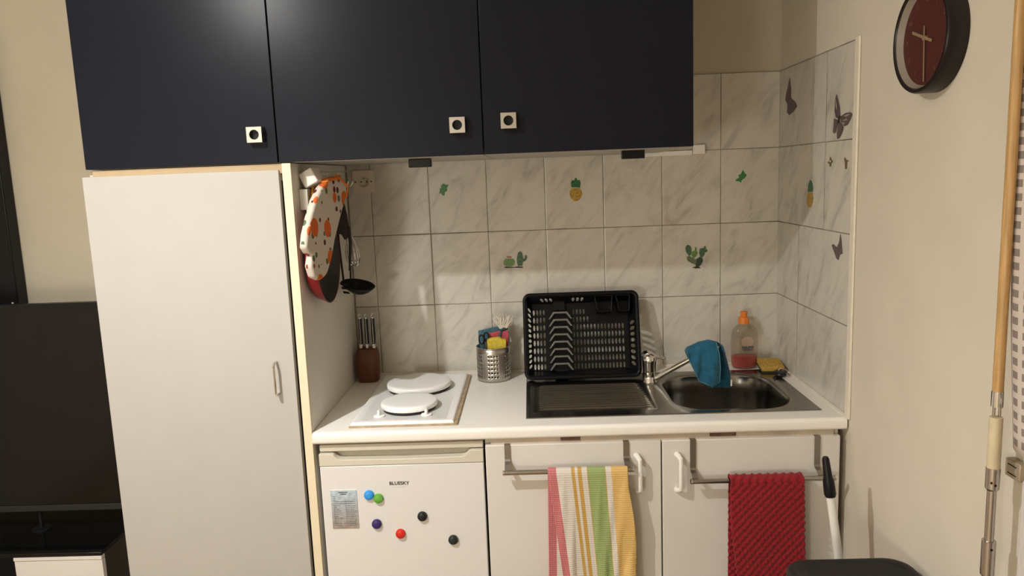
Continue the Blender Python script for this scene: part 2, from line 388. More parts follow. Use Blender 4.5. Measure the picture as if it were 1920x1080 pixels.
def magnet(x, z, col, label):
    t = thing('fridge_magnet', label, 'magnet', (x, -.6, z), 'round fridge magnets')
    MB().lathe([(0, 0), (.0138, 0), (.0138, .006), (.0125, .008), (0, .0085)], (x, -.6, z), 28, 'y').build('rim', mat('magnet_'+col, MAG[col], .35), t, smooth=True)
    MB().lathe([(.0, .0083), (.0108, .0083), (.0098, .0092), (.005, .0098), (0, .0100)], (x, -.6, z), 28, 'y').build('cap', mat('magnet_'+col, MAG[col], .3), t, smooth=True)
MAG = {'blue': (.03, .29, .73), 'green': (.12, .37, .045), 'purple': (.035, .016, .12), 'red': (.62, .02, .012), 'black': (.008, .009, .011), 'charcoal': (.014, .022, .019)}
for x, z, c, l in [(-1.3345, -.186, 'blue', 'light blue round magnet beside the green one on the fridge'), (-1.3085, -.1965, 'green', 'green round magnet touching the blue one on the fridge'),
                   (-1.318, -.273, 'purple', 'dark purple round magnet below the blue and green pair'), (-1.252, -.304, 'red', 'red round magnet low on the fridge door'),
                   (-1.187, -.2535, 'black', 'black round magnet between the red magnet and the rightmost one'), (-1.103, -.3265, 'charcoal', 'charcoal green round magnet, the rightmost on the fridge')]:
    magnet(x, z, c, l)
# printed card
m = mat('calendar_card_print', (.55, .6, .66), .3); N, L, p = nodes(m)
tc = N.new('ShaderNodeTexCoord'); sp = N.new('ShaderNodeSeparateXYZ'); L.new(tc.outputs['Object'], sp.inputs[0])
rp = N.new('ShaderNodeValToRGB'); L.new(mth(N, L, 'DIVIDE', sp.outputs[2], .115), rp.inputs[0]); rp.color_ramp.interpolation = 'LINEAR'
for i, (ps, c) in enumerate([(0, (.30, .24, .19, 1)), (.22, (.38, .32, .28, 1)), (.4, (.42, .40, .42, 1)), (.6, (.38, .50, .60, 1)), (.70, (.42, .48, .56, 1)), (.72, (.62, .64, .66, 1)), (1, (.44, .54, .60, 1))]):
    e = rp.color_ramp.elements[0] if i == 0 else (rp.color_ramp.elements[1] if ps == 1 else rp.color_ramp.elements.new(ps)); e.position = ps; e.color = c
nz = N.new('ShaderNodeTexNoise'); nz.inputs['Scale'].default_value = 90; L.new(tc.outputs['Object'], nz.inputs['Vector'])
mx = N.new('ShaderNodeMix'); mx.data_type = 'RGBA'; mx.blend_type = 'OVERLAY'; mx.inputs[0].default_value = .5; L.new(rp.outputs[0], mx.inputs[6]); L.new(nz.outputs[0], mx.inputs[7]); L.new(mx.outputs[2], p.inputs['Base Color'])
t = thing('magnetic_card', 'small printed magnetic card with rows of text on fridge', 'card', (-1.4065, -.6, -.285))
MB().box(-1.444, -1.369, -.6012, -.600, -.285, -.170).build('card_sheet', m, t)
ln = MB()
for x0, x1, z in [(-1.421, -1.396, -.1765), (-1.417, -1.399, -.182)]: ln.box(x0, x1, -.6016, -.6012, z-.0011, z+.0011)
for k in range(3): ln.box(-1.438, -1.431, -.6016, -.6012, -.1885-k*.0055, -.1895-k*.0055); ln.box(-1.378, -1.3755, -.6016, -.6012, -.1885-k*.0055, -.1895-k*.0055)
ln.box(-1.438, -1.376, -.6016, -.6012, -.2035, -.2045).box(-1.438, -1.376, -.6016, -.6012, -.2095, -.2105)
for k in range(12):
    z = -.2155-k*.0053
    x = -1.438
    for j in range(3):
        w_ = random.uniform(.004, .009)
        if j < 2 or random.random() < .5: ln.box(x, x+w_, -.6016, -.6012, z, z-.0009)
        x += w_+.001
    x = -1.404
    while x < -1.378:
        w_ = random.uniform(.003, .006); ln.box(x, x+w_, -.6016, -.6012, z-.001, z-.002); x += w_+.0012
ln.build('printed_lines', mat('card_ink', (.07, .06, .08), .5), t)

# ------------------------------------------------------------------ sink base cabinet
t = thing('base_cabinet', 'white two-door sink cabinet under the worktop', 'cabinet', (-.51, -.3, -H))
b = MB(); b.box(-1.002, -.985, -.578, -.01, -.88, -.0345).box(-.037, -.020, -.578, -.01, -.88, -.0345).box(-.985, -.037, -.578, -.01, -.80, -.782).box(-.985, -.037, -.03, -.01, -.782, -.0345)
b.box(-.518, -.502, -.578, -.562, -.782, -.062)
b.build('body', M_INNER, t)
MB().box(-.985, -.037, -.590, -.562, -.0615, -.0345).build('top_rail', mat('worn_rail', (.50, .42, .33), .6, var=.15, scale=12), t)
MB().box(-.98, -.04, -.54, -.522, -.88, -.802).build('plinth', M_WHITE_OLD, t)
for x0, x1 in ((-.790, -.735), (-.377, -.305)):
    MB().box(x0, x1, -.5935, -.5902, -.046, -.036).build('latch_plate', mat('brown_latch', (.14, .075, .05), .5, var=.4, scale=80), t, bevel=.0006)
def base_door(x0, x1, hx, ztop=-.0515):
    d = MB().box(x0, x1, -.600, -.580, -.862, ztop).build('door', M_WHITE_OLD, t, bevel=.002)
    h_ = MB()
    pts = [(hx-.008, -.600, -.091), (hx-.005, -.611, -.093), (hx, -.620, -.100), (hx, -.6215, -.112), (hx, -.6215, -.172), (hx, -.620, -.186), (hx-.005, -.611, -.193), (hx-.008, -.600, -.195)]
    h_.tube(pts, [.0085, .0072, .0064, .006, .006, .0064, .0072, .0085], 10)
    tag(h_.build('handle', M_WPLAST, d, smooth=True), 'white plastic bow handle')
base_door(-1.0005, -.5135, -.574); base_door(-.5095, -.0215, -.462)

# ------------------------------------------------------------------ towel rails hooked over the doors
def towel_rail(x0, x1, zb, hooks, zt, label, group):
    t = thing('towel_rail', label, 'towel rail', ((x0+x1)/2, -.63, zb), group)
    yb = -.632
    MB().tube([(x0, yb, zb), (x1, yb, zb)], .0070, 20).build('bar', M_CHROME if 0 else mat('rail_steel', (.42, .39, .35), .22, 1, var=.03), t, smooth=True)
    for a in (x0, x1):
        s_ = 1 if a == x1 else -1
        MB().lathe([(.0, 0), (.0080, 0), (.0080, .004), (0, .004)], (a-(.004 if s_ > 0 else 0), yb, zb), 20, 'x').build('end_cap', M_CHROME, t, smooth=True)
    for hx in hooks:
        w2 = .0078
        ys = [(-.578, zt-.03), (-.578, zt+.0012), (-.6035, zt+.0012), (-.6035, zb+.028), (-.6055, zb+.022), (-.620, zb+.018), (yb, zb+.010), (yb, zb+.0065)]
        s_ = MB(); th = .0011
        vs = []
        for i, (y, z) in enumerate(ys):
            vs += [(hx-w2, y, z), (hx+w2, y, z)]
        s_.add(vs, [(2*i, 2*i+1, 2*i+3, 2*i+2) for i in range(len(ys)-1)])
        s_.build('hook_strap', M_DSTEEL, t, solid=.0014)
    return t
towel_rail(-.953, -.593, -.1195, (-.9395, -.610), -.0515, 'steel rail hooked over the cabinet door left of the red towel', 'over-door towel rails')
towel_rail(-.438, -.044, -.1595, (-.426, -.085), -.0515, 'steel rail hooked over the rightmost cabinet door', 'over-door towel rails')

# tea towel: one cloth folded over the bar
m = mat('striped_tea_towel', (.8, .75, .66), .85, var=.05, bump=.4, bscale=900); N, L, p = nodes(m)
uv = N.new('ShaderNodeUVMap'); sp = N.new('ShaderNodeSeparateXYZ'); L.new(uv.outputs[0], sp.inputs[0])
rp = N.new('ShaderNodeValToRGB'); rp.color_ramp.interpolation = 'CONSTANT'; L.new(sp.outputs[0], rp.inputs[0])
W_, R_, O_, G_, Y_ = (.70, .64, .56, 1), (.60, .10, .12, 1), (.57, .34, .08, 1), (.32, .40, .15, 1), (.72, .47, .16, 1)
st = [(0, R_), (.105, W_), (.29, O_), (.335, W_), (.37, O_), (.42, W_), (.485, O_), (.493, G_), (.712, O_), (.72, W_), (.79, Y_)]
for i, (ps, c) in enumerate(st):
    e = rp.color_ramp.elements[i] if i < 2 else rp.color_ramp.elements.new(ps); e.position = ps; e.color = c
# woven ribs: horizontal dark threads, red stripe speckled
wv = mth(N, L, 'SINE', mth(N, L, 'MULTIPLY', sp.outputs[1], 950)); wu = mth(N, L, 'SINE', mth(N, L, 'MULTIPLY', sp.outputs[0], 330))
isr = mth(N, L, 'LESS_THAN', sp.outputs[0], .105)
amt = mth(N, L, 'ADD', .13, mth(N, L, 'MULTIPLY', isr, .25))
k = mth(N, L, 'MULTIPLY', mth(N, L, 'ADD', mth(N, L, 'MULTIPLY', wv, .5), .5), amt)
k2 = mth(N, L, 'MULTIPLY', mth(N, L, 'MULTIPLY', mth(N, L, 'ADD', mth(N, L, 'MULTIPLY', wu, .5), .5), isr), .3)
f = mth(N, L, 'SUBTRACT', 1, k)
vm = N.new('ShaderNodeVectorMath'); vm.operation = 'SCALE'; L.new(rp.outputs[0], vm.inputs[0]); L.new(f, vm.inputs['Scale'])
mx = N.new('ShaderNodeMix'); mx.data_type = 'RGBA'; L.new(k2, mx.inputs[0]); L.new(vm.outputs[0], mx.inputs[6]); mx.inputs[7].default_value = (.75, .66, .58, 1)
L.new(mx.outputs[2], p.inputs['Base Color'])
bp = N.new('ShaderNodeBump'); bp.inputs['Strength'].default_value = .25; bp.inputs['Distance'].default_value = .001; L.new(wv, bp.inputs['Height']); L.new(bp.outputs[0], p.inputs['Normal'])
def towel_fn(u, v):
    zb = -.1195; r = .0105; yb = -.632
    Lf, Lb = .47, .44
    arc = pi*r; tot = Lf+arc+Lb; s_ = v*tot
    if s_ < Lf:
        d = Lf-s_; z = zb-d
        xl = -.829 + .034*(d/.31)**1.0; xr = -.611+.012*(d/.31)
        x = xl+(xr-xl)*u
        fold = min(1, d/.25)
        y = yb-r - .004*fold*math.sin(u*9+d*4) - .010*fold*max(0, math.sin((u-.08)*15+d*3))*(.3+.7*u) - .0015*math.sin(u*40+d*30)
        if u > .8: x += .012*math.sin(max(0, min(1, (d-.05)/.3))*pi)*(u-.8)/.2; y += -.010*fold*(u-.8)/.2*math.sin(d*22)
        return (x, min(y, yb-r-.001*(1 if fold else 0)), z)
    if s_ < Lf+arc:
        a = (s_-Lf)/arc*pi; x = -.829+.218*u
        return (x, yb-r*math.cos(a), zb+r*math.sin(a))
    d = s_-Lf-arc; z = zb-d
    x = -.829-.006*d/.31+(.218)*u
    return (x, yb+r+.003*math.sin(u*14)*min(1, d/.2), z)
o = MB().grid(towel_fn, 90, 150).build('tea_towel', m, smooth=True, solid=.0012, fix=False, ang=180)
tag(o, 'striped tea towel in red, white, green and yellow on the rail', 'towel')
# red towel
m = mat('red_terry', (.25, .006, .012), .95, var=.2, scale=160, bump=.6, bscale=450)
nodes(m)[2].inputs['Sheen Weight'].default_value = .15
def red_fn(u, v):
    zb = -.1595; r = .012; yb = -.632; Lf = .40; Lb = .33; arc = pi*r; tot = Lf+arc+Lb; s_ = v*tot
    nub = .0034*(math.sin(u*58+v*20)*math.sin(v*235)) + .0006*math.sin(u*200+v*90)
    edge = .0014*math.sin(s_*300)
    if s_ < Lf:
        d = Lf-s_; t_ = max(0, (d-.09)/.21)
        xl = -.3335+.022*t_**1.2; xr = -.1350+.009*d/.3
        x = xl+(xr-xl)*u+edge*(1 if u < .02 or u > .98 else 0)
        return (x, yb-r+nub-.004-.003*math.sin(u*5+1)*min(1, d/.2), zb-d)
    if s_ < Lf+arc:
        a = (s_-Lf)/arc*pi; rr = r+.004+nub
        return (-.3335+.198*u, yb-rr*math.cos(a), zb+rr*math.sin(a)-.002)
    d = s_-Lf-arc
    return (-.331+.194*u, min(-.606, yb+r+nub+.004), zb-d)
o = MB().grid(red_fn, 110, 300).build('hand_towel', m, smooth=True, solid=.003, fix=False, ang=180)
tag(o, 'red nubby terry towel hanging on the rightmost rail', 'towel')

# ------------------------------------------------------------------ hotplate
t = thing('hotplate', 'white enamel two-ring hob set in the worktop', 'hob', (-1.235, -.3, 0))
HX0, HX1, HY0, HY1 = -1.383, -1.089, -.562, -.045
hp = MB()
fr = [(HX0, HY0), (HX1, HY0), (HX1, HY1), (HX0, HY1)]
def inset(rect, d): return [(rect[0][0]+d, rect[0][1]+d), (rect[1][0]-d, rect[1][1]+d), (rect[2][0]-d, rect[2][1]-d), (rect[3][0]+d, rect[3][1]-d)]
lv = [(0, .0008), (0, .008), (.004, .0125), (.018, .0125), (.022, .0105)]
vs = []
for d, z in lv: vs += [(x, y, z) for x, y in inset(fr, d)]
fs = []
for i in range(len(lv)-1):
    for k in range(4): fs.append((i*4+k, i*4+(k+1) % 4, (i+1)*4+(k+1) % 4, (i+1)*4+k))
fs += [(16, 17, 18, 19), (3, 2, 1, 0)]
hp.add(vs, fs).build('hob_panel', M_ENAMEL, t, bevel=.0015)
MB().box(HX1+.0002, HX1+.011, HY0, HY1, .0002, .006).box(HX0-.004, HX1+.011, HY0-.009, HY0-.0002, .0002, .004).build('sealing_strip', M_SEAL, t, bevel=.001)
for cx, cy, r in ((-1.236, -.2185, .098), (-1.235, -.4285, .078)):
    q = MB().lathe([(0, .0108), (r, .0108), (r, .019), (r-.006, .0215), (0, .0215)], (cx, cy, 0), 48).build('burner', mat('cast_iron', (.02, .018, .016), .5), t, smooth=True)
for kx, l in ((-1.312, 0), (-1.174, 1)):
    q = MB().lathe([(0, 0), (.0155, 0), (.0165, .002), (.0155, .004), (.006, .006), (.0, .006)], (kx, -.503, .0108), 28).build('knob', M_ENAMEL, t, smooth=True)
    MB().box(kx-.004, kx+.004, -.514, -.492, .0165, .031).build('knob_grip', M_ENAMEL, q, bevel=.0028, seg=3)
for x0, x1, y0, y1 in ((-1.262, -1.222, -.5392, -.5358), (-1.346, -1.342, -.532, -.529), (-1.137, -1.133, -.532, -.529)):
    MB().box(x0, x1, y0, y1, .0106, .0109).build('printed_mark', mat('grey_print', (.45, .43, .4), .5), t)
for cx, cy, r, l in ((-1.236, -.2185, .1045, 'larger white round hotplate cover, nearer the wall'), (-1.235, -.4285, .0845, 'smaller white round hotplate cover behind the two knobs')):
    q = MB().lathe([(0, .0225), (r-.003, .0225), (r-.001, .0205), (r, .0215), (r, .031), (r-.002, .0345), (r-.006, .036), (r-.02, .0365), (0, .0365)], (cx, cy, 0), 64).build('hotplate_cover', M_ENAMEL, smooth=True, ang=50)
    tag(q, l, 'hob cover', 'round hotplate covers')

# ------------------------------------------------------------------ sink
t = thing('sink', 'stainless steel inset sink with ribbed drainer', 'sink', (-.465, -.31, 0))
SX0, SX1, SY0, SY1 = -.884, -.050, -.533, -.088
XS = -.485     # where the drainer ends and the bowl deck begins
cx, cy, hw, hh = -.271, -.3125, .172, .188
def rrect(cx, cy, a, b, r, n=40):
    out = []
    seg = n//4
    for q, (sx, sy) in enumerate(((1, 1), (-1, 1), (-1, -1), (1, -1))):
        for i in range(seg):
            an = q*pi/2+pi/2*i/(seg-1)
            out.append((cx+sx*(a-r)+r*math.cos(an), cy+sy*(b-r)+r*math.sin(an)))
    return out
def onrect(px, py):     # push a direction from the bowl centre out to the deck outline
    dx, dy = px-cx, py-cy; ts = []
    if dx > 0: ts.append((SX1-cx)/dx)
    if dx < 0: ts.append((XS-cx)/dx)
    if dy > 0: ts.append((SY1-cy)/dy)
    if dy < 0: ts.append((SY0-cy)/dy)
    t_ = min(x for x in ts if x > 0); return (cx+dx*t_, cy+dy*t_)
NR = 80
ang_ = [2*pi*i/NR for i in range(NR)]
base = rrect(cx, cy, hw, hh, .11, NR)
rings = [[(x, y, .0035) for x, y in [onrect(*p_) for p_ in base]]]
# snap deck corners
for tgt in ((SX1, SY1), (XS, SY1), (XS, SY0), (SX1, SY0)):
    k = min(range(NR), key=lambda i: (rings[0][i][0]-tgt[0])**2+(rings[0][i][1]-tgt[1])**2); rings[0][k] = (tgt[0], tgt[1], .0035)
for sc, z in ((1.10, .0035), (1.06, .0022), (1.03, .0012), (1.0, -.002), (.985, -.010), (.965, -.06), (.94, -.115), (.90, -.136), (.8, -.146), (.5, -.150), (.14, -.153)):
    rings.append([(cx+(x-cx)*sc, cy+(y-cy)*sc, z) for x, y in base])
vs = [p_ for r_ in rings for p_ in r_]; fs = []
for i in range(len(rings)-1):
    for k in range(NR): fs.append((i*NR+k, i*NR+(k+1) % NR, (i+1)*NR+(k+1) % NR, (i+1)*NR+k))
bw = MB().add(vs, fs)
q = bw.build('bowl', M_SINK, t, smooth=True, ang=60, fix=True)
MB().lathe([(0, -.002), (.026, -.002), (.034, .001), (.036, 0)], (cx, cy, -.152), 28, cap=False).build('drain', M_DSTEEL, t, smooth=True)
def drain_fn(u, v):
    x = SX0+(XS-SX0)*u; y = SY0+(SY1-SY0)*v; z = .0035
    inx = min(x+.862, -.500-x); iny = min(y+.490, -.115-y)
    if inx > 0 and iny > 0:
        z -= .003*min(1, min(inx, iny)/.012)
    if -.845 < x < -.522 and -.472 < y < -.20:
        ph = ((y+.466)/.0218) % 1; s_ = max(0, 1-abs(ph-.5)*3.2)
        z += .0062*s_*min(1, min(x+.845, -.522-x)/.008)
    return (x, y, z)
MB().grid(drain_fn, 60, 300).build('drainer', M_SINK, t, smooth=True, ang=80)
# turned-down rim
rim = MB()
rim.tube([(SX0, SY0, .0015), (SX1, SY0, .0015), (SX1, SY1, .0015), (SX0, SY1, .0015)], .0022, 8, closed=True)
rim.build('rim', M_SINK, t, smooth=True)

# mixer tap
t = thing('mixer_tap', 'chrome single-lever mixer tap beside the dish rack', 'tap', (-.479, -.192, .003))
fx, fy = -.479, -.192
MB().lathe([(0, .0036), (.0255, .0036), (.0255, .006), (.0228, .009), (.0224, .034), (.0230, .0355), (.0230, .037), (.0218, .038), (.0218, .05), (.0238, .066), (.0250, .08), (.022, .092), (.012, .097), (0, .098)], (fx, fy, 0), 32).build('body', M_CHROME, t, smooth=True, ang=50)
lv = MB()
def lever(u, v):
    x = fx-.027+.080*u; wd = .0245*math.sqrt(max(0.02, 1-(max(0, (.30-u))/.31)**2)) if u < .3 else .0245-.0165*min(1, (u-.3)/.45)
    z = .097+.0115*math.sin(min(1, u/.6)*pi)*1.0-.020*max(0, u-.25)**1.0+(.004*max(0, u-.85)/.15)
    a = (v-.5)*2
    return (x, fy+wd*a, z-.005*a*a-.006*(u < .06))
lv.grid(lever, 24, 12)
lv.build('lever', M_CHROME, t, smooth=True, solid=.006, ang=60, offset=-1)
sp_ = [(-.466, -.200, .014), (-.455, -.206, .020), (-.36, -.247, .0855), (-.32, -.266, .114), (-.296, -.279, .131), (-.285, -.284, .133), (-.280, -.287, .128)]
MB().tube(sp_, [.0085, .0085, .0082, .0082, .0085, .0088, .0088], 16).build('spout', M_CHROME, t, smooth=True)

# blue cloth over the spout
m = mat('blue_microfibre', (.007, .095, .165), .95, var=.25, scale=70, bump=.7, bscale=700)
nodes(m)[2].inputs['Sheen Weight'].default_value = .25
def lerp(a, b, t_): return [a[i]+(b[i]-a[i])*t_ for i in range(len(a))]
def poly(pts, t_):
    ds = [0]
    for i in range(1, len(pts)): ds.append(ds[-1]+(Vector(pts[i])-Vector(pts[i-1])).length)
    s_ = t_*ds[-1]
    for i in range(1, len(pts)):
        if s_ <= ds[i]+1e-9: return lerp(pts[i-1], pts[i], (s_-ds[i-1])/max(1e-9, ds[i]-ds[i-1]))
    return list(pts[-1])
ridge = [(-.374, -.243, .116), (-.368, -.244, .126), (-.336, -.258, .145), (-.304, -.274, .155), (-.284, -.284, .151)]
bot = [(-.372, -.262, .108), (-.355, -.276, .064), (-.339, -.290, .026), (-.318, -.296, .019), (-.300, -.300, .016), (-.276, -.302, .027)]
cl = MB()
def front(u, v):
    a = poly(ridge, u); b_ = poly(bot, u); q = lerp(a, b_, v)
    q[1] -= .010*math.sin(v*pi*.9)+.0075*math.sin(u*15+1+v)*min(1, v*1.6)
    q[1] -= .006*min(1, v*5)
    return q
cl.grid(front, 30, 24)
r1 = [(-.286, -.290, .150), (-.279, -.302, .115), (-.277, -.306, .07), (-.278, -.304, .027), (-.300, -.292, .004)]
r2 = [(-.284, -.284, .152), (-.262, -.282, .135), (-.250, -.278, .090), (-.238, -.274, .045), (-.234, -.272, -.002)]
def side(u, v):
    a = poly(r1, v); b_ = poly(r2, v); q = lerp(a, b_, u); q[1] += .042*math.sin(u*pi)*min(1, v*3)-.004*math.sin(u*13+v*4)*v
    return q
cl.grid(side, 20, 26)
bk0 = [(-.374, -.241, .114), (-.336, -.252, .144), (-.304, -.266, .154), (-.262, -.272, .136)]
bk1 = [(-.352, -.250, .064), (-.327, -.256, .020), (-.300, -.262, -.004), (-.234, -.266, -.005)]
def rear(u, v):
    a = poly(bk0, u); b_ = poly(bk1, u); q = lerp(a, b_, v); q[1] += .010*math.sin(v*pi)+.003*math.sin(u*18)*v; return q
cl.grid(rear, 26, 24)
t = thing('cleaning_cloth', 'blue microfibre cloth draped over the tap spout', 'cloth', (-.30, -.28, 0))
cl.build('cloth', m, t, smooth=True, solid=.0022, fix=False, ang=180)
hm = MB().tube([Vector(front(u/16, 1)) for u in range(1, 17)], .0016, 6).tube([Vector(side(0, v/12)) + Vector((0, -.001, 0)) for v in range(0, 13)], .0016, 6).tube([Vector(side(.55, .35+v/20)) for v in range(0, 13)], .0013, 6)
hm.build('hem', mat('pale_teal_hem', (.06, .21, .26), .8), t, smooth=True)
MB().box(-.236, -.231, -.274, -.271, .002, .022).build('care_label', M_WPLAST, t)

# ------------------------------------------------------------------ dish rack, stood on edge and leaning on the tiles
RW, RH, RD = .392, .292, .062
t = thing('dish_rack', 'black plastic dish rack stood on edge against the tiles', 'dish rack', (-.693, -.14, .004))
A = Vector((-.8895, -.148, .0075)); Bx = Vector((-.5015, -.148, .0075)); Tp = Vector((-.8880, -.072, .2770))
U_ = (Bx-A).normalized(); V_ = (Tp-A).normalized(); Nn = U_.cross(V_).normalized()    # Nn points to the viewer side
if Nn.y > 0: Nn = -Nn
def rk(u, v, d=0): return A+U_*u+V_*v-Nn*d      # d = depth behind the rim
M_RACK = mat('rack_black_plastic', (.006, .006, .007), .3, var=.05, spec=.2)
def ring2(mbd, w_, h_, r0, i0, d0, i1, d1, n=40):
    a = rrect(w_/2, h_/2, w_/2-i0, h_/2-i0, max(.004, r0-i0), n); b_ = rrect(w_/2, h_/2, w_/2-i1, h_/2-i1, max(.004, r0-i1), n); N_ = len(a)
    mbd.add([rk(x, y, d0) for x, y in a]+[rk(x, y, d1) for x, y in b_], [(i, (i+1) % N_, N_+(i+1) % N_, N_+i) for i in range(N_)])
rm = MB()
ring2(rm, RW, RH, .024, 0, .010, 0, -.0); ring2(rm, RW, RH, .024, 0, 0, .003, -.003); ring2(rm, RW, RH, .024, .003, -.003, .010, -.002); ring2(rm, RW, RH, .024, .010, -.002, .013, .004)
rm.build('rim', M_RACK, t, smooth=True, solid=.002, ang=60)
# sloping side walls with oval openings
wl = MB(); I0, I1, DW = .012, .030, RD
def wall_side(p0, p1, q0, q1, cells):
    def fn(a, b_):
        lo_ = Vector(p0).lerp(Vector(p1), a); hi_ = Vector(q0).lerp(Vector(q1), a); q = lo_.lerp(hi_, b_); return rk(q.x, q.y, q.z)
    wl.holes(fn, cells)
def row(n, a0, a1, hw, b0=.0, b1=1, hh=.3, present=None):
    c = []; 
    if a0 > 0: c.append((0, a0, b0, b1, 0, 0))
    st_ = (a1-a0)/n
    for i in range(n): c.append((a0+i*st_, a0+(i+1)*st_, b0, b1, hw if (present is None or i in present) else 0, hh))
    if a1 < 1: c.append((a1, 1, b0, b1, 0, 0))
    return c
c00, c10, c11, c01 = (I0, I0, .0), (RW-I0, I0, .0), (RW-I0, RH-I0, .0), (I0, RH-I0, .0)
f00, f10, f11, f01 = (I1, I1, DW), (RW-I1, I1, DW), (RW-I1, RH-I1, DW), (I1, RH-I1, DW)
wall_side(c00, c01, f00, f01, row(12, .06, .90, .024, hh=.33))
wall_side(c10, c11, f10, f11, row(10, .06, .86, .027, hh=.33, present=range(8)))
wall_side(c01, c11, f01, f11, row(21, .06, .98, .015, hh=.28, present=(1, 2, 3, 8, 9, 10, 14, 18)))
wall_side(c00, c10, f00, f10, row(16, .06, .94, .016, hh=.25, present=()))
wl.build('side_wall', M_RACK, t, solid=.0018)
# bottom lattice
fl = MB(); cells = []
pu, pv = .01205, .0262
fu0, fu1, fv0, fv1 = I1, RW-I1, I1, RH-I1
rows_v = [(735-y)/670*RH for y in (205, 268, 328, 388, 447, 510, 573, 637)]
cols_l = [(x-80)/925*RW for x in (165, 193, 220, 248)]
cols_r = [(490-80)/925*RW + i*.01205 for i in range(15)]
prev = fv1
vb = [fv1]+[(rows_v[i]+rows_v[i+1])/2 for i in range(7)]+[fv0]
vb[0] = rows_v[0]+pv/2; vb[8] = rows_v[7]-pv/2
cells.append((fu0, fu1, vb[0], fv1, 0, 0)) if fv1 > vb[0] else None
cells.append((fu0, fu1, fv0, vb[8], 0, 0)) if vb[8] > fv0 else None
for i in range(8):
    a, b_ = vb[i+1], vb[i]; u = fu0
    cs = list(cols_l)+[c for j, c in enumerate(cols_r) if (i > 1 or j < (4 if i == 0 else 5))]
    cs.sort()
    cells.append((fu0, cs[0]-pu/2, a, b_, 0, 0)); lastc = None
    for c in cs:
        if lastc is not None and c-lastc > pu*1.2: cells.append((lastc+pu/2, c-pu/2, a, b_, 0, 0))
        cells.append((c-pu/2, c+pu/2, a, b_, .0037, .0100)); lastc = c
    cells.append((lastc+pu/2, fu1, a, b_, 0, 0))
fl.holes(lambda u, v: rk(u, v, DW), cells)
fl.build('bottom_lattice', M_RACK, t, solid=.0016)
for i in range(8):
    vc = (735-(235+i*57.5))/670*RH     # angled plate slots
    o_ = [(.086, -.013), (.092, -.013), (.107, .006), (.147, .006), (.162, -.013), (.168, -.013), (.151, .0125), (.103, .0125)]
    pr = MB().prism(o_, lambda a, b_, d, vc=vc: rk(a, vc+b_, d), DW-.001, DW-.030)
    pr.build('plate_slot', mat('rack_slot_lit_grey', (.15, .14, .125), .3), t, bevel=.001)  # black slots lightened to grey, their highlights painted into the colour
MB().prism([(.104, .008), (.148, .008), (.148, .034), (.104, .034)], rk, DW-.001, DW-.012).build('plate_stop', M_RACK, t, bevel=.001)
MB().prism([(.104, .235), (.144, .235), (.144, .272), (.104, .272)], rk, DW-.001, DW-.020).build('plate_stop', M_RACK, t, bevel=.001)
# cutlery cups top right
for u0, u1 in ((.243, .306), (.315, .366)):
    cp = MB(); y0, y1 = .222, .279
    sl = .010
    outer = [(u0, y1), (u0+sl, y0), (u1-sl*.5, y0), (u1, y1)]
    inner = [(u0+.004, y1-.003), (u0+sl+.003, y0+.004), (u1-sl*.5-.003, y0+.004), (u1-.004, y1-.003)]
    n = 4
    vs = [rk(a, b_, DW-.001) for a, b_ in outer]+[rk(a, b_, .004) for a, b_ in outer]+[rk(a, b_, .004) for a, b_ in inner]+[rk(a, b_, DW-.006) for a, b_ in inner]
    fs = [(8+i-8, 0, 0) for i in range(0)]
    for i in range(4):
        j = (i+1) % 4; fs += [(i, j, 4+j, 4+i), (4+i, 4+j, 8+j, 8+i), (8+i, 8+j, 12+j, 12+i)]
    fs.append((12, 13, 14, 15)); cp.add(vs, fs)
    cp.build('cutlery_cup', M_RACK, t, bevel=.0012)

# ------------------------------------------------------------------ knife block and knives
t = thing('knife_block', 'brown wooden knife block in the left corner', 'knife block', (-1.4345, -.065, 0))
def sq(r_, n=28, e=4):
    out = []
    for i in range(n):
        a = 2*pi*i/n; c, s_ = math.cos(a), math.sin(a); q = (abs(c)**e+abs(s_)**e)**(-1/e); out.append((c*q*r_, s_*q*r_))
    return out
vs = []; prof = [(.028, 0), (.034, .003), (.0368, .03), (.0385, .06), (.0375, .09), (.034, .112), (.030, .117)]
for r_, z in prof: vs += [(-1.4345+x, -.065+y*.92, z) for x, y in sq(r_)]
n = 28; fs = [tuple(range(n))[::-1], tuple(range((len(prof)-1)*n, len(prof)*n))]
for i in range(len(prof)-1):
    for k in range(n): fs.append((i*n+k, i*n+(k+1) % n, (i+1)*n+(k+1) % n, (i+1)*n+k))
MB().add(vs, fs).build('block', M_WOODB, t, smooth=True, ang=50)
M_KH = mat('knife_handle_black', (.012, .012, .016), .3)
for x, lb in ((-1.452, 'black-handled knife in the block, nearest the white side panel'), (-1.431, 'middle black-handled knife in the wooden block'), (-1.408, 'black-handled knife in the block, nearest the hob')):
    k = thing('kitchen_knife', lb, 'knife', (x, -.070, .1175), 'knives standing in the block')
    MB().box(x-.0048, x+.0048, -.080, -.060, .1176, .1335).build('bolster', M_CHROME, k, bevel=.001)
    MB().tube([(x, -.070, .1335), (x, -.0705, .16), (x, -.070, .20), (x, -.069, .222)], [.0062, .0072, .0066, .0068], 12, flat=1).build('handle', M_KH, k, smooth=True)
    MB().box(x-.0008, x+.0008, -.0785, -.0772, .135, .222).build('tang_strip', M_CHROME, k)
    MB().lathe([(.0068, 0), (.0068, .004), (.0, .006)], (x, -.069, .222), 14).tube([(x-.004, -.069, .226), (x-.0045, -.069, .233), (x, -.069, .238), (x+.0045, -.069, .233), (x+.004, -.069, .226)], .0013, 8).build('hanging_loop', M_CHROME, k, smooth=True)

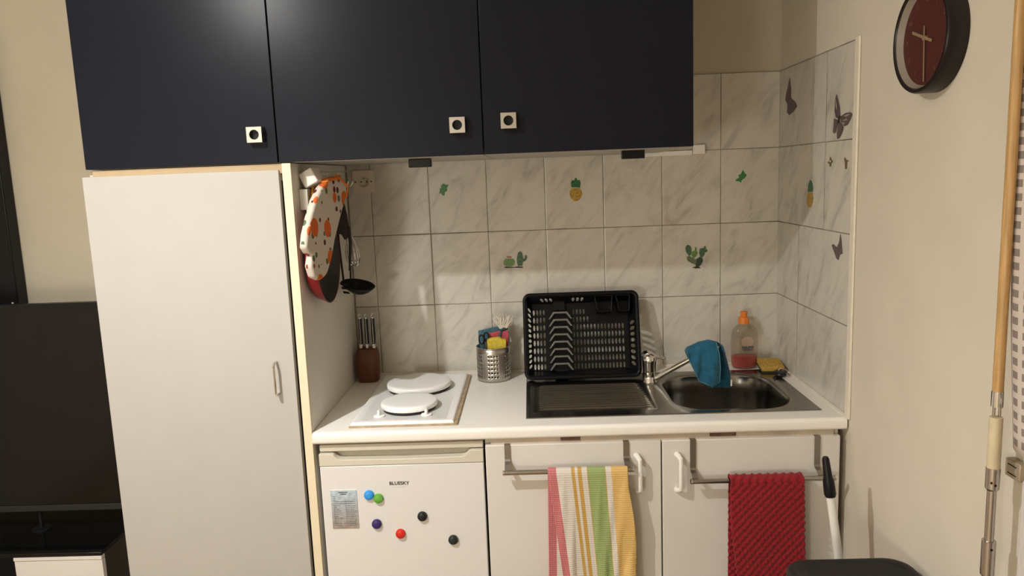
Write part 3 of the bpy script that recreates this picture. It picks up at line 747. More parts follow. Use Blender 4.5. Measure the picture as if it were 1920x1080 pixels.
# ------------------------------------------------------------------ perforated utensil pot and what stands in it
PX, PY, PR, PH = -.9955, -.0885, .0575, .116
t = thing('utensil_pot', 'perforated steel utensil pot beside the black dish rack', 'utensil holder', (PX, PY, 0))
cells = []; NC = 36
va = [.0]+[.012+.0142*i for i in range(7)]+[PH]
for c in range(NC):
    a0, a1 = 2*pi*c/NC, 2*pi*(c+1)/NC
    on = (c % 6) < 4
    cells.append((a0, a1, 0, va[1], 0, 0)); cells.append((a0, a1, va[7], PH, 0, 0))
    for j in range(1, 7):
        cells.append((a0, a1, va[j], va[j+1], .0031/PR if on else 0, .0031))
MB().holes(lambda a, z: (PX+PR*math.cos(a-1.9), PY+PR*math.sin(a-1.9), z), cells).build('pot_wall', M_STEEL, t, smooth=True, solid=.0009, ang=50)
MB().lathe([(0, .001), (PR-.0006, .001), (PR-.0006, .002), (0, .002)], (PX, PY, 0), 40).build('pot_base', M_STEEL, t)
MB().tube([(PX+PR*math.cos(2*pi*i/40), PY+PR*math.sin(2*pi*i/40), PH) for i in range(40)], .0012, 6, closed=True).build('rolled_rim', M_STEEL, t, smooth=True)
t = thing('washing_up_brush', 'white bristled washing-up brush standing in the steel pot', 'brush', (-.99, -.07, .01))
MB().tube([(-1.01, -.085, .006), (-.985, -.075, .10), (-.965, -.068, .165)], [.005, .006, .007], 10).build('handle', mat('brush_handle_blue', (.03, .07, .09), .4), t, smooth=True)
MB().tube([(-.970, -.068, .163), (-.958, -.068, .170), (-.944, -.068, .172)], [.008, .009, .006], 10).tube([(-.962, -.070, .168), (-.966, -.070, .195), (-.971, -.071, .216)], [.004, .003, .0014], 8).build('head', mat('brush_head_dark', (.02, .035, .045), .4), t, smooth=True)
br = MB()
for i in range(130):
    a = random.uniform(-.65, .80); dep = random.uniform(-.012, .014); ln_ = random.uniform(.040, .056)*(1 if a < .5 else .82)
    x0 = -.962+random.uniform(-.007, .014); p0 = Vector((x0, -.068+dep*.4, .168)); p1 = p0+Vector((math.sin(a)*ln_, dep, math.cos(a)*ln_))
    br.tube([p0, p1], [.0012, .0011], 4)
br.build('bristles', mat('bristle_white', (.78, .72, .62), .6), t)['kind'] = 'stuff'
def slab(name, pts, y0, y1, m, label, cat, bev=.003):
    o_ = MB().prism(pts, lambda a, b_, q: (a, q, b_), y0, y1).build(name, m, bevel=bev, seg=3)
    return tag(o_, label, cat)
slab('scouring_cloth', [(-1.046, .02), (-.975, .02), (-.972, .176), (-.994, .173), (-1.018, .168), (-1.047, .163)], -.050, -.058, mat('grey_blue_sponge', (.06, .14, .17), .9, var=.3, scale=90, bump=.6), 'grey-blue sponge cloth at the back of the steel pot', 'sponge')
slab('pink_cloth', [(-1.012, .03), (-.951, .03), (-.940, .161), (-.958, .166), (-1.012, .156)], -.066, -.073, mat('pink_red_cloth', (.46, .08, .10), .9, var=.3, scale=90, bump=.6), 'pinkish red cloth behind the yellow sponge in the pot', 'cloth')
slab('yellow_sponge', [(-1.013, .03), (-.951, .03), (-.949, .139), (-.966, .144), (-.970, .149), (-.998, .146), (-1.014, .141)], -.088, -.112, mat('yellow_sponge', (.62, .47, .05), .9, var=.25, scale=80, bump=.9, bscale=300), 'yellow sponge standing upright in the steel pot', 'sponge', .004)
t = thing('scissors', 'black-handled scissors standing in the steel pot', 'scissors', (-1.025, -.09, .02))
for dx, dz in ((-1.034, .138), (-1.017, .146)):
    MB().tube([(dx+.0085*math.cos(a), -.085-.002*math.cos(a), dz+.016*math.sin(a)) for a in [2*pi*i/20 for i in range(20)]], .0028, 8, closed=True).build('finger_loop', M_BLACK, t, smooth=True)
MB().tube([(-1.030, -.085, .122), (-1.024, -.087, .10), (-1.022, -.09, .02)], [.004, .004, .002], 8, flat=.5).tube([(-1.018, -.085, .13), (-1.022, -.086, .10), (-1.020, -.088, .02)], [.004, .004, .002], 8, flat=.5).build('blades', M_STEEL, t, smooth=True)

# ------------------------------------------------------------------ washing-up liquid
t = thing('soap_bottle', 'clear washing-up liquid bottle with orange cap and pink liquid', 'bottle', (-.129, -.050, 0))
BX, BY = -.129, -.048
mc = bpy.data.materials.new('clear_bottle_plastic'); mc.use_nodes = True; N = mc.node_tree.nodes; L = mc.node_tree.links
for x in list(N):
    if x.type == 'BSDF_PRINCIPLED': N.remove(x)
outn = [x for x in N if x.type == 'OUTPUT_MATERIAL'][0]
tr = N.new('ShaderNodeBsdfTransparent'); tr.inputs[0].default_value = (.90, .87, .82, 1); gl = N.new('ShaderNodeBsdfGlossy'); gl.inputs['Roughness'].default_value = .12
lw = N.new('ShaderNodeLayerWeight'); lw.inputs[0].default_value = .25; ms = N.new('ShaderNodeMixShader')
nzb = N.new('ShaderNodeTexNoise'); nzb.inputs['Scale'].default_value = 25; bpb = N.new('ShaderNodeBump'); bpb.inputs['Strength'].default_value = .2; L.new(nzb.outputs[0], bpb.inputs['Height']); L.new(bpb.outputs[0], gl.inputs['Normal'])
L.new(mth(N, L, 'MULTIPLY', lw.outputs[1], .45), ms.inputs[0]); L.new(tr.outputs[0], ms.inputs[1]); L.new(gl.outputs[0], ms.inputs[2]); L.new(ms.outputs[0], outn.inputs[0])
bprof = [(.030, .001), (.040, .003), (.0445, .012), (.0452, .04), (.0455, .10), (.044, .124), (.038, .140), (.027, .150), (.017, .155), (.015, .160)]
MB().lathe(bprof, (BX, BY, 0), 40, sx=1, sy=.62).build('bottle_body', mc, t, smooth=True, ang=80)
ml = bpy.data.materials.new('pink_liquid'); ml.use_nodes = True; N = ml.node_tree.nodes; L = ml.node_tree.links; p = N['Principled BSDF']
nz = N.new('ShaderNodeTexNoise'); nz.inputs['Scale'].default_value = 20; rr = N.new('ShaderNodeValToRGB'); L.new(nz.outputs[0], rr.inputs[0])
rr.color_ramp.elements[0].color = (.42, .07, .07, 1); rr.color_ramp.elements[1].color = (.60, .13, .12, 1); L.new(rr.outputs[0], p.inputs['Base Color']); p.inputs['Roughness'].default_value = .15; p.inputs['Alpha'].default_value = .80
lp = [(.029, .002), (.0385, .004), (.0432, .012), (.0438, .044), (.0, .0445)]
MB().lathe(lp, (BX, BY, 0), 40, sx=1, sy=.60).build('liquid', ml, t, smooth=True, ang=60)
MB().lathe([(.0185, .157), (.0185, .176), (.0165, .179), (.0115, .181), (.011, .190), (.013, .194), (.012, .199), (0, .200)], (BX-.003, BY, 0), 24).build('cap', mat('orange_cap', (.72, .20, .025), .4), t, smooth=True, ang=40)
yl = BY-.0275
MB().prism([(BX-.021*math.cos(a)*1.0+.002, .099+.017*math.sin(a)) for a in [2*pi*i/28 for i in range(28)]], lambda a, b_, q: (a, q, b_), yl-.0014, yl-.0008).build('label', mat('pale_label', (.62, .42, .32), .5, alpha=.35), t)
text('LIQUIDE', 'label_text', .0105, (BX+.003, yl-.0022, .0785), (pi/2, 0, 0), mat('navy_print', (.02, .02, .06), .5), t, bold=.0004, sx=1.0)
text('VAISSELLE', 'label_text', .0085, (BX+.003, yl-.0022, .0705), (pi/2, 0, 0), mat('navy_print', (.02, .02, .06), .5), t, bold=.0003, sx=.95)
MB().box(BX-.009, BX+.015, yl-.0024, yl-.0020, .0635, .0642).build('label_rule', mat('navy_print', (.02, .02, .06), .5), t)

# sponge scourer and the sink plug
t = thing('dish_sponge', 'yellow dish sponge with a dark scouring side in the sink corner', 'sponge', (-.060, -.115, .005))
mr = Matrix.Rotation(-.08, 3, 'Z') @ Matrix.Rotation(.12, 3, 'X')
MB().rbox((-.0565, -.102, .0225), (.0365, .0430, .0085), mr).build('foam', mat('sponge_foam', (.50, .31, .06), .9, var=.25, scale=90, bump=.9, bscale=300), t, bevel=.003, seg=3)
MB().rbox((-.0565, -.101, .0105), (.0360, .0425, .0030), mr).build('scourer', mat('scourer_dark', (.03, .035, .028), .95, bump=.9), t, bevel=.001)
t = thing('sink_plug', 'black rubber sink plug with its cord at the sink corner', 'plug', (-.047, -.178, .004))
MB().lathe([(0, 0), (.017, 0), (.0185, .004), (.016, .009), (.021, .011), (.021, .0145), (.008, .016), (0, .016)], (-.046, -.176, .0045), 28).build('stopper', mat('black_rubber', (.010, .010, .010), .45), t, smooth=True, ang=40)
MB().tube([(-.046+.007*math.cos(a), -.176, .0215+.006*math.sin(a)) for a in [2*pi*i/14 for i in range(14)]], .0012, 6, closed=True).build('pull_ring', M_CHROME, t, smooth=True)
MB().tube([(-.052, -.186, .0065), (-.062, -.200, .0060), (-.072, -.207, .0058), (-.080, -.203, .0058), (-.072, -.193, .0058), (-.064, -.189, .0058), (-.074, -.215, .0058), (-.084, -.225, .0058)], .0013, 6).build('cord', mat('black_rubber', (.010, .010, .010), .45), t, smooth=True)

# ------------------------------------------------------------------ wall socket, sockets' plug block, hook rack and hung utensils
t = thing('wall_socket', 'cream earthed wall socket on the tiles', 'socket', (-1.421, 0, .69))
sx_, sz_ = -1.421, .6885
n = 40; hs_ = .0385
outr = [(math.cos(2*pi*i/n+pi/4)*hs_/max(abs(math.cos(2*pi*i/n+pi/4)), abs(math.sin(2*pi*i/n+pi/4))), math.sin(2*pi*i/n+pi/4)*hs_/max(abs(math.cos(2*pi*i/n+pi/4)), abs(math.sin(2*pi*i/n+pi/4)))) for i in range(n)]
inr = [(math.cos(2*pi*i/n+pi/4)*.0195, math.sin(2*pi*i/n+pi/4)*.0195) for i in range(n)]
vs = [(sx_+a, -.0002, sz_+b_) for a, b_ in outr]+[(sx_+a, -.009, sz_+b_) for a, b_ in [(p_[0]*.97, p_[1]*.97) for p_ in outr]]+[(sx_+a, -.009, sz_+b_) for a, b_ in inr]+[(sx_+a*.95, -.0015, sz_+b_*.95) for a, b_ in inr]
fs = []
for i in range(n):
    j = (i+1) % n; fs += [(i, j, n+j, n+i), (n+i, n+j, 2*n+j, 2*n+i), (2*n+i, 2*n+j, 3*n+j, 3*n+i)]
fs.append(tuple(range(3*n, 4*n))); MB().add(vs, fs).build('faceplate', M_OLDPL, t, smooth=True, ang=30)
MB().lathe([(0, 0), (.0024, 0), (.0024, .012), (0, .0125)], (sx_+.001, -.0012, sz_+.010), 12, 'y').build('earth_pin', M_DSTEEL, t, smooth=True)
dots = MB()
for a, b_, y_ in ((-.0095, -.001, .0013), (.0095, -.001, .0013), (-.028, -.001, .0088), (.0265, -.001, .0088)):
    dots.lathe([(0, 0), (.0026, 0), (.0026, .0006), (0, .0006)], (sx_+a, -y_, sz_+b_), 12, 'y')
dots.build('contact_hole', M_BLACKM, t)
# screw-mounted white box, tilted, with a bar beneath
t = thing('plug_adapter', 'tilted white plug box at the top of the white side panel', 'adapter', (-1.455, -.52, .66))
mr = Matrix.Rotation(math.radians(26), 3, 'Y') @ Matrix.Rotation(.15, 3, 'Z')
MB().rbox((-1.4535, -.515, .704), (.0215, .025, .0215), mr.transposed()).build('box', M_WPLAST, t, bevel=.004, seg=3)
t = thing('switch_bar', 'narrow white plastic bar below the tilted plug box', 'switch', (-1.472, -.52, .62))
MB().box(-1.4828, -1.460, -.545, -.500, .617, .674).build('bar', M_WPLAST, t, bevel=.002)
# wire hook rack
t = thing('hook_rack', 'chrome wire hook rack fixed to the white side panel', 'hook rack', (-1.475, -.25, .69))
wr = MB()
wr.tube([(-1.478, -.44, .708), (-1.474, -.44, .708), (-1.474, -.12, .708), (-1.478, -.12, .708)], .0016, 8)
wr.tube([(-1.474, -.44, .722), (-1.474, -.12, .722), (-1.440, -.12, .724), (-1.436, -.17, .724), (-1.440, -.20, .720)], .0014, 8)
wr.build('wire_frame', M_CHROME, t, smooth=True)
for y in (-.42, -.34, -.26, -.19, -.13):
    MB().tube([(-1.477, y, .722), (-1.472, y, .685), (-1.466, y, .672), (-1.448, y, .668), (-1.434, y, .678), (-1.430, y, .692)], .0017, 8).lathe([(0, -.003), (.003, 0), (0, .003)], (-1.430, y, .694), 8).build('hook', M_CHROME, t, smooth=True)
# oven mitt
m = mat('fruit_print_cotton', (.72, .65, .54), .85, var=.05); N, L, p = nodes(m)
tc = N.new('ShaderNodeTexCoord')
def blobs(scale, thr, cols, off):
    mp = N.new('ShaderNodeMapping'); mp.inputs['Location'].default_value = off; mp.inputs['Scale'].default_value = (1, 1, .72); L.new(tc.outputs['Object'], mp.inputs[0])
    vo = N.new('ShaderNodeTexVoronoi'); vo.inputs['Scale'].default_value = scale; vo.inputs['Randomness'].default_value = .55; L.new(mp.outputs[0], vo.inputs['Vector'])
    sp2 = N.new('ShaderNodeSeparateColor'); L.new(vo.outputs['Color'], sp2.inputs[0])
    cr_ = N.new('ShaderNodeValToRGB'); cr_.color_ramp.interpolation = 'CONSTANT'; L.new(sp2.outputs[0], cr_.inputs[0])
    for i, (ps, c) in enumerate(cols):
        e = cr_.color_ramp.elements[i] if i < 2 else cr_.color_ramp.elements.new(ps); e.position = ps; e.color = c
    return mth(N, L, 'LESS_THAN', vo.outputs['Distance'], thr), cr_.outputs[0]
base_ = (.60, .53, .45, 1)
f1, c1 = blobs(19, .36, [(0, (.62, .13, .02, 1)), (.62, base_)], (.02, 0, .01))
f2, c2 = blobs(48, .33, [(0, (.10, .015, .015, 1)), (.3, (.10, .14, .07, 1)), (.55, (.28, .04, .03, 1)), (.75, base_)], (.3, .1, .2))
mx1 = N.new('ShaderNodeMix'); mx1.data_type = 'RGBA'; L.new(f2, mx1.inputs[0]); mx1.inputs[6].default_value = base_; L.new(c2, mx1.inputs[7])
mx2 = N.new('ShaderNodeMix'); mx2.data_type = 'RGBA'; L.new(f1, mx2.inputs[0]); L.new(mx1.outputs[2], mx2.inputs[6]); L.new(c1, mx2.inputs[7])
L.new(mx2.outputs[2], p.inputs['Base Color'])
mitt = [(-.511, .696), (-.454, .702), (-.415, .676), (-.428, .643), (-.464, .587), (-.499, .529), (-.521, .479), (-.550, .438), (-.583, .426), (-.613, .439), (-.624, .470), (-.613, .500), (-.626, .504), (-.641, .522), (-.631, .556), (-.606, .603), (-.579, .645), (-.544, .679)]
def mplane(a, b_, q): return (-1.445+.3*(a+.6)+q, a-.3*q, b_)
t = thing('oven_mitt', 'white oven mitt with orange fruit print hanging from hooks', 'oven mitt', (-1.41, -.5, .42))
def puffy(outline, fn, th, rings=5):
    cxm = sum(p_[0] for p_ in outline)/len(outline); czm = sum(p_[1] for p_ in outline)/len(outline)
    me_ = bmesh.new(); n_ = len(outline)
    return n_
mm = MB(); mm.prism(mitt, mplane, -.010, .012)
o = mm.build('mitt_body', m, t, bevel=.0095, seg=4)
MB().prism([(-.524, .690), (-.511, .701), (-.454, .707), (-.410, .678), (-.424, .642), (-.430, .645), (-.420, .674), (-.457, .697), (-.508, .691)], mplane, -.0105, .0135).build('cuff_binding', mat('orange_binding', (.66, .19, .03), .8, var=.15, scale=80), t, bevel=.003)
MB().tube([mplane(-.47, .69, 0), mplane(-.46, .712, .006), mplane(-.44, .706, .006), mplane(-.445, .688, 0)], .002, 8).build('hanging_loop', mat('orange_binding', (.66, .19, .03), .8), t, smooth=True)
# second, folded orange pot holder behind
t = thing('pot_holder', 'dark brown pot holder with orange edge behind the mitt', 'pot holder', (-1.455, -.5, .55))
MB().prism([(-.495, .680), (-.47, .690), (-.45, .66), (-.46, .57), (-.53, .56), (-.498, .61)], lambda a, b_, q: (-1.468+q, a, b_), 0, .007).build('pad', mat('dark_brown_cloth', (.035, .018, .014), .9), t, bevel=.002)
MB().prism([(-.505, .694), (-.468, .70), (-.475, .63), (-.535, .585), (-.53, .64)], lambda a, b_, q: (-1.4585+q, a, b_), 0, .008).build('edge_strip', mat('orange_cloth', (.66, .26, .03), .85, var=.2), t, bevel=.003)
# red pan hung flat against the panel
t = thing('frying_pan', 'red frying pan with dark grey inside hung behind the mitt', 'pan', (-1.46, -.46, .34))
PZ, PYc = .4725, -.462
MB().lathe([(0, 0), (.098, 0), (.112, .008), (.125, .036), (.1275, .042), (.1245, .042)], (-1.479, PYc, PZ), 56, 'x', cap=False).build('outside', mat('red_enamel', (.20, .012, .014), .35, var=.1), t, smooth=True, ang=80)
MB().lathe([(.1248, .0405), (.121, .034), (.108, .010), (.095, .0035), (0, .0035)], (-1.479, PYc, PZ), 56, 'x', cap=False).build('inside', mat('pan_nonstick', (.035, .035, .034), .4), t, smooth=True, ang=80)
MB().tube([(-1.440, PYc+.02, PZ+.122), (-1.434, PYc+.04, PZ+.15), (-1.447, PYc+.06, PZ+.205)], [.006, .008, .006], 10, flat=1.6).build('handle', M_BLACK, t, smooth=True)
# black spatula
t = thing('turner', 'broad dark spatula hanging at the back of the hook rack', 'spatula', (-1.45, -.2, .41))
MB().prism([(-1.452, .655), (-1.440, .656), (-1.428, .585), (-1.424, .520), (-1.440, .508), (-1.450, .528), (-1.474, .524), (-1.477, .557), (-1.466, .605)], lambda a, b_, q: (a, -.250+q+(a+1.45)*.3, b_), -.004, .004).build('blade', mat('dark_nylon', (.016, .008, .008), .45), t, bevel=.002)
MB().tube([(-1.426, -.243, .55), (-1.424, -.243, .50), (-1.433, -.243, .41)], [.0055, .005, .003], 10).build('handle', mat('dark_nylon', (.016, .008, .008), .45), t, smooth=True)
# whisk
t = thing('whisk', 'steel wire whisk hanging on the side panel', 'whisk', (-1.43, -.2, .41))
MB().tube([(-1.446, -.20, .67), (-1.445, -.205, .60), (-1.447, -.21, .535)], .0045, 10).build('handle', M_STEEL, t, smooth=True)
for k in range(6):
    a = pi*k/6; c, s_ = math.cos(a), math.sin(a); pts = []
    for i in range(17):
        q = i/16; w_ = .026*math.sin(q*pi)**.8*(1 if q < .5 else 1); z = .535-.115*math.sin(q*pi); sg = 1-2*q
        wd = .027*math.sin(min(1, 2*min(q, 1-q))*pi/2)*(1 if q < .5 else -1)*(1-0*q) if q not in (.5,) else 0
        ww = .027*math.sin(2*pi*q)
        pts.append((-1.437+ww*c*.8+.012*(.535-z)/.115, -.205+ww*s_, z))
    MB().tube(pts, .0016, 6).build('wire', M_CHROME, t, smooth=True)
# ladle / skimmer
t = thing('skimmer', 'black slotted skimmer ladle, lowest of the hanging utensils', 'ladle', (-1.42, -.2, .32))
MB().tube([(-1.468, -.215, .66), (-1.470, -.21, .5), (-1.464, -.205, .37)], [.004, .004, .0035], 8).tube([(-1.440, -.2, .42), (-1.442, -.2, .375)], .003, 8).build('handle', M_BLACK, t, smooth=True)
bl = MB()
def bowl(u, v):
    a = 2*pi*u; r_ = v; x = -1.4185+.055*r_*math.cos(a); y = -.205+.034*r_*math.sin(a); z = .330+.030*r_*r_+.012*r_*math.sin(a)-.010*r_*math.cos(a)
    return (x, y, z)
bl.grid(bowl, 40, 10)
bl.build('bowl', M_BLACK, t, smooth=True, solid=.003, fix=False, ang=80)
for k in range(3):
    MB().prism([(-1.47+.004*k, .372-k*.014), (-1.452+.004*k, .368-k*.014), (-1.447+.004*k, .362-k*.014), (-1.467+.004*k, .364-k*.014)], lambda a, b_, q: (a, q, b_), -.236, -.228).build('slot_rib', M_BLACK, t, bevel=.001)

# ------------------------------------------------------------------ stickers on the tiles
STICK = 'stickers on the tiles'
G1 = mat('sticker_green', (.045, .20, .05), .4, var=.35, scale=220); G2 = mat('sticker_green_light', (.13, .24, .07), .4, var=.3, scale=200); G3 = mat('sticker_dark_green', (.015, .12, .04), .4, var=.5, scale=250)
G4 = mat('sticker_blue_green', (.06, .13, .07), .4, var=.5, scale=220)
YP = mat('sticker_pineapple_gold', (.42, .25, .035), .4, var=.5, scale=260); PK = mat('sticker_pink', (.40, .16, .12), .4); DK = mat('sticker_dark_brown', (.03, .015, .008), .4)
def sticker(name, label, cat, parts, fn, z0=.0005):
    xs = [q for pn, pts, mm_ in parts for q in pts]; a = sum(q[0] for q in xs)/len(xs); b_ = min(q[1] for q in xs)
    if len(parts) == 1:
        o_ = MB().prism(parts[0][1], fn, z0, z0+.0008).build(name, parts[0][2]); return tag(o_, label, cat, STICK)
    t_ = thing(name, label, cat, fn(a, b_, 0), STICK)
    for i, (pn, pts, mm_) in enumerate(parts):
        MB().prism(pts, fn, z0+.0004*i, z0+.0004*i+.0008).build(pn, mm_, t_)
    return t_
def oval(cx_, cz_, a, b_, n=14): return [(cx_+a*math.cos(2*pi*i/n), cz_+b_*math.sin(2*pi*i/n)) for i in range(n)]
leafL = [(-1.147, .672), (-1.139, .666), (-1.129, .668), (-1.136, .655), (-1.135, .646), (-1.143, .642), (-1.146, .629), (-1.154, .632), (-1.156, .638), (-1.165, .638), (-1.16, .647), (-1.162, .654), (-1.156, .656), (-1.156, .665)]
sticker('leaf_sticker', 'small green leaf sticker between the socket and pineapple sticker', 'sticker', [('leaf', leafL, G1)], back)
leafR = [(-.125, .679), (-.121, .67), (-.112, .661), (-.118, .652), (-.13, .643), (-.131, .636), (-.139, .641), (-.151, .642), (-.148, .648), (-.138, .653), (-.141, .662), (-.133, .664)]
sticker('leaf_sticker', 'small green leaf sticker near the tiled corner', 'sticker', [('leaf', leafR, G1)], back)
sticker('pineapple_sticker', 'yellow pineapple sticker on the back wall tiles', 'sticker', [
    ('fruit', [(-.706, .639), (-.682, .638), (-.673, .627), (-.672, .616), (-.678, .603), (-.689, .594), (-.7, .594), (-.712, .606), (-.716, .619), (-.714, .63)], YP),
    ('crown', [(-.709, .642), (-.71, .657), (-.706, .667), (-.7, .664), (-.693, .675), (-.686, .664), (-.68, .666), (-.677, .656), (-.679, .64)], G3)], back)
sticker('pineapple_sticker', 'pineapple sticker on the right-hand tiled wall', 'sticker', [
    ('fruit', [(-.274, .603), (-.311, .604), (-.319, .587), (-.307, .565), (-.289, .559), (-.27, .566), (-.265, .588)], YP),
    ('crown', [(-.293, .642), (-.31, .63), (-.314, .608), (-.274, .606), (-.278, .629)], G3)], right, .0045)
sticker('cactus_sticker', 'sticker of a round and a tall cactus above the dish rack', 'sticker', [
    ('ground', [(-.951, .374), (-.944, .377), (-.93, .375), (-.914, .374), (-.901, .376), (-.887, .374), (-.882, .372), (-.887, .37), (-.918, .371), (-.944, .371)], DK),
    ('round_cactus', [(-.948, .399), (-.943, .404), (-.933, .403), (-.917, .403), (-.913, .398), (-.912, .39), (-.914, .382), (-.922, .377), (-.934, .376), (-.944, .379), (-.95, .383), (-.952, .391)], G2),
    ('flower', [(-.94, .413), (-.925, .412), (-.922, .408), (-.926, .405), (-.938, .406)], PK),
    ('tall_cactus', [(-.902, .378), (-.905, .396), (-.903, .413), (-.899, .424), (-.892, .428), (-.886, .424), (-.884, .412), (-.883, .402), (-.878, .403), (-.877, .412), (-.873, .415), (-.869, .412), (-.869, .405), (-.873, .396), (-.88, .392), (-.884, .392), (-.886, .381), (-.887, .377)], G4)], back)
sticker('cactus_sticker', 'prickly pear cactus sticker with many pads, above the tap', 'sticker', [
    ('ground', [(-.298, .35), (-.286, .354), (-.274, .352), (-.267, .347), (-.286, .347)], DK),
    ('bud_pad', [(-.3, .393), (-.299, .406), (-.289, .409), (-.288, .421), (-.283, .421), (-.282, .407), (-.278, .401), (-.283, .39), (-.293, .381)], G2),
    ('pad', [(-.316, .389), (-.306, .391), (-.288, .379), (-.282, .38), (-.286, .36), (-.299, .365), (-.313, .374), (-.317, .383)], mat('sticker_sage', (.13, .17, .09), .4, var=.3, scale=200)),
    ('pad', [(-.309, .391), (-.319, .406), (-.321, .42), (-.318, .427), (-.312, .43), (-.304, .426), (-.3, .415), (-.301, .403), (-.302, .395)], G4),
    ('pad', [(-.286, .36), (-.282, .38), (-.272, .387), (-.263, .383), (-.261, .373), (-.266, .361), (-.275, .353), (-.285, .353)], mat('sticker_deep_green', (.025, .06, .035), .4, var=.5, scale=200)),
    ('pad', [(-.271, .387), (-.274, .402), (-.272, .414), (-.265, .417), (-.258, .416), (-.257, .423), (-.251, .423), (-.252, .413), (-.246, .41), (-.247, .403), (-.254, .402), (-.256, .394), (-.262, .385)], G4)], back)
sticker('butterfly_sticker', 'grey butterfly sticker nearest the corner, highest on the tiles', 'sticker', [('wings', [(-.096, .966), (-.109, .93), (-.11, .901), (-.153, .884), (-.166, .87), (-.135, .857), (-.098, .848), (-.074, .859), (-.08, .884), (-.056, .9), (-.065, .922), (-.079, .94)], M_PURPLE)], right, .0045)
sticker('butterfly_sticker', 'largest grey butterfly sticker, with pale veined wings', 'sticker', [
    ('upper_wing', [(-.472, .875), (-.484, .86), (-.497, .839), (-.502, .814), (-.493, .809), (-.474, .812), (-.463, .826), (-.462, .846), (-.466, .866)], M_PURPLE),
    ('wing', [(-.504, .814), (-.535, .82), (-.566, .82), (-.578, .815), (-.57, .803), (-.55, .788), (-.531, .786), (-.508, .796)], M_PURPLE),
    ('lower_wing', [(-.461, .811), (-.495, .804), (-.482, .789), (-.474, .772), (-.462, .771), (-.455, .776), (-.46, .793)], M_PURPLE),
    ('lower_wing', [(-.495, .802), (-.525, .786), (-.522, .776), (-.51, .763), (-.498, .755), (-.486, .755), (-.485, .771), (-.488, .786)], M_PURPLE),
    ('vein_panel', [(-.529, .814), (-.560, .816), (-.566, .814), (-.542, .809)], M_PURPLEL), ('vein_panel', [(-.52, .802), (-.545, .805), (-.555, .801), (-.524, .799)], M_PURPLEL), ('vein_panel', [(-.514, .797), (-.537, .796), (-.534, .789)], M_PURPLEL),
    ('vein_panel', [(-.473, .862), (-.484, .845), (-.485, .832), (-.476, .842)], M_PURPLEL), ('vein_panel', [(-.468, .835), (-.480, .815), (-.476, .813), (-.467, .824)], M_PURPLEL),
    ('insect_body', [(-.497, .815), (-.507, .814), (-.5, .796), (-.490, .797)], DK)], right, .0045)
sticker('butterfly_sticker', 'small dark butterfly sticker, lowest on the right-hand tiles', 'sticker', [('wings', [(-.523, .497), (-.53, .48), (-.54, .444), (-.523, .44), (-.514, .424), (-.5, .426), (-.488, .439), (-.465, .46), (-.475, .465), (-.501, .458), (-.514, .47)], M_PURPLE)], right, .0045)
BR_ = mat('dragonfly_olive', (.16, .11, .035), .35, .3, var=.4, scale=200)
sticker('dragonfly_sticker', 'tiny brass dragonfly sticker with a bright dot, left one', 'sticker', [('wings', [(-.439, .708), (-.448, .7), (-.46, .693), (-.449, .69), (-.444, .679), (-.435, .683), (-.434, .689), (-.419, .691), (-.434, .696)], BR_), ('bright_dot', oval(-.442, .695, .0035, .003), mat('bright_dot', (.85, .8, .7), .2))], right, .0045)
sticker('dragonfly_sticker', 'tiny slim dragonfly sticker beside the white tile edge', 'sticker', [('wings', [(-.537, .704), (-.548, .697), (-.564, .694), (-.553, .69), (-.552, .674), (-.543, .672), (-.54, .688), (-.534, .698)], BR_)], right, .0045)

# ------------------------------------------------------------------ clock on the right wall
CY, CZ, CR_, CD = -.977, .937, .111, .042
t = thing('wall_clock', 'round dark wall clock with burgundy face', 'clock', (0, CY, CZ-CR_))
def cx_lathe(prof, n=72):  # radius, distance out of the wall
    return MB().lathe([(r_, -d) for r_, d in prof], (0, CY, CZ), n, 'x', cap=False)
cx_lathe([(0, .0005), (CR_, .0005), (CR_+.0005, CD-.004), (CR_-.002, CD), (CR_-.008, CD), (CR_-.010, CD-.003)])  .build('case', M_CLOCKR, t, smooth=True, ang=50)
cx_lathe([(CR_-.0102, CD-.003), (.0945, CD-.0155)]).build('inner_ring', M_GREYRING, t, smooth=True)
cx_lathe([(.0948, CD-.0155), (0, CD-.0155)]).build('face', M_CLOCKF, t)
hx_ = -(CD-.0155)
def hand(ang, l0, l1, w_, x, name, m_):   # ang clockwise from 12; on this wall clockwise runs towards -y as seen from the room
    d = Vector((0, -math.sin(ang), math.cos(ang))); s_ = Vector((0, -math.cos(ang), -math.sin(ang)))
    c = Vector((0, CY, CZ))
    b_ = MB(); pts = [c-d*l0-s_*w_, c+d*l1-s_*w_, c+d*l1+s_*w_, c-d*l0+s_*w_]
    b_.add([p_+Vector((x, 0, 0)) for p_ in pts]+[p_+Vector((x-.0008, 0, 0)) for p_ in pts], [(0, 1, 2, 3), (4, 5, 6, 7), (0, 1, 5, 4), (1, 2, 6, 5), (2, 3, 7, 6), (3, 0, 4, 7)])
    return b_.build(name, m_, t)
hand(-1.22, .028, .056, .0030, hx_-.002, 'hour_hand', M_GOLD)
hand(pi-.05, .024, .088, .0018, hx_-.004, 'minute_hand', M_GOLD)
MB().lathe([(0, 0), (.005, 0), (.005, -.0062), (0, -.007)], (hx_, CY, CZ), 16, 'x').build('hub', M_GOLD, t, smooth=True)
mk = mat('clock_numeral', (.17, .075, .055), .5)
for k in range(1, 13):
    a = k*pi/6; text(str(k), 'numeral', .014, (hx_-.0006, CY-math.sin(a)*.076, CZ+math.cos(a)*.076), (pi/2, 0, -pi/2), mk, t, ext=.0002)

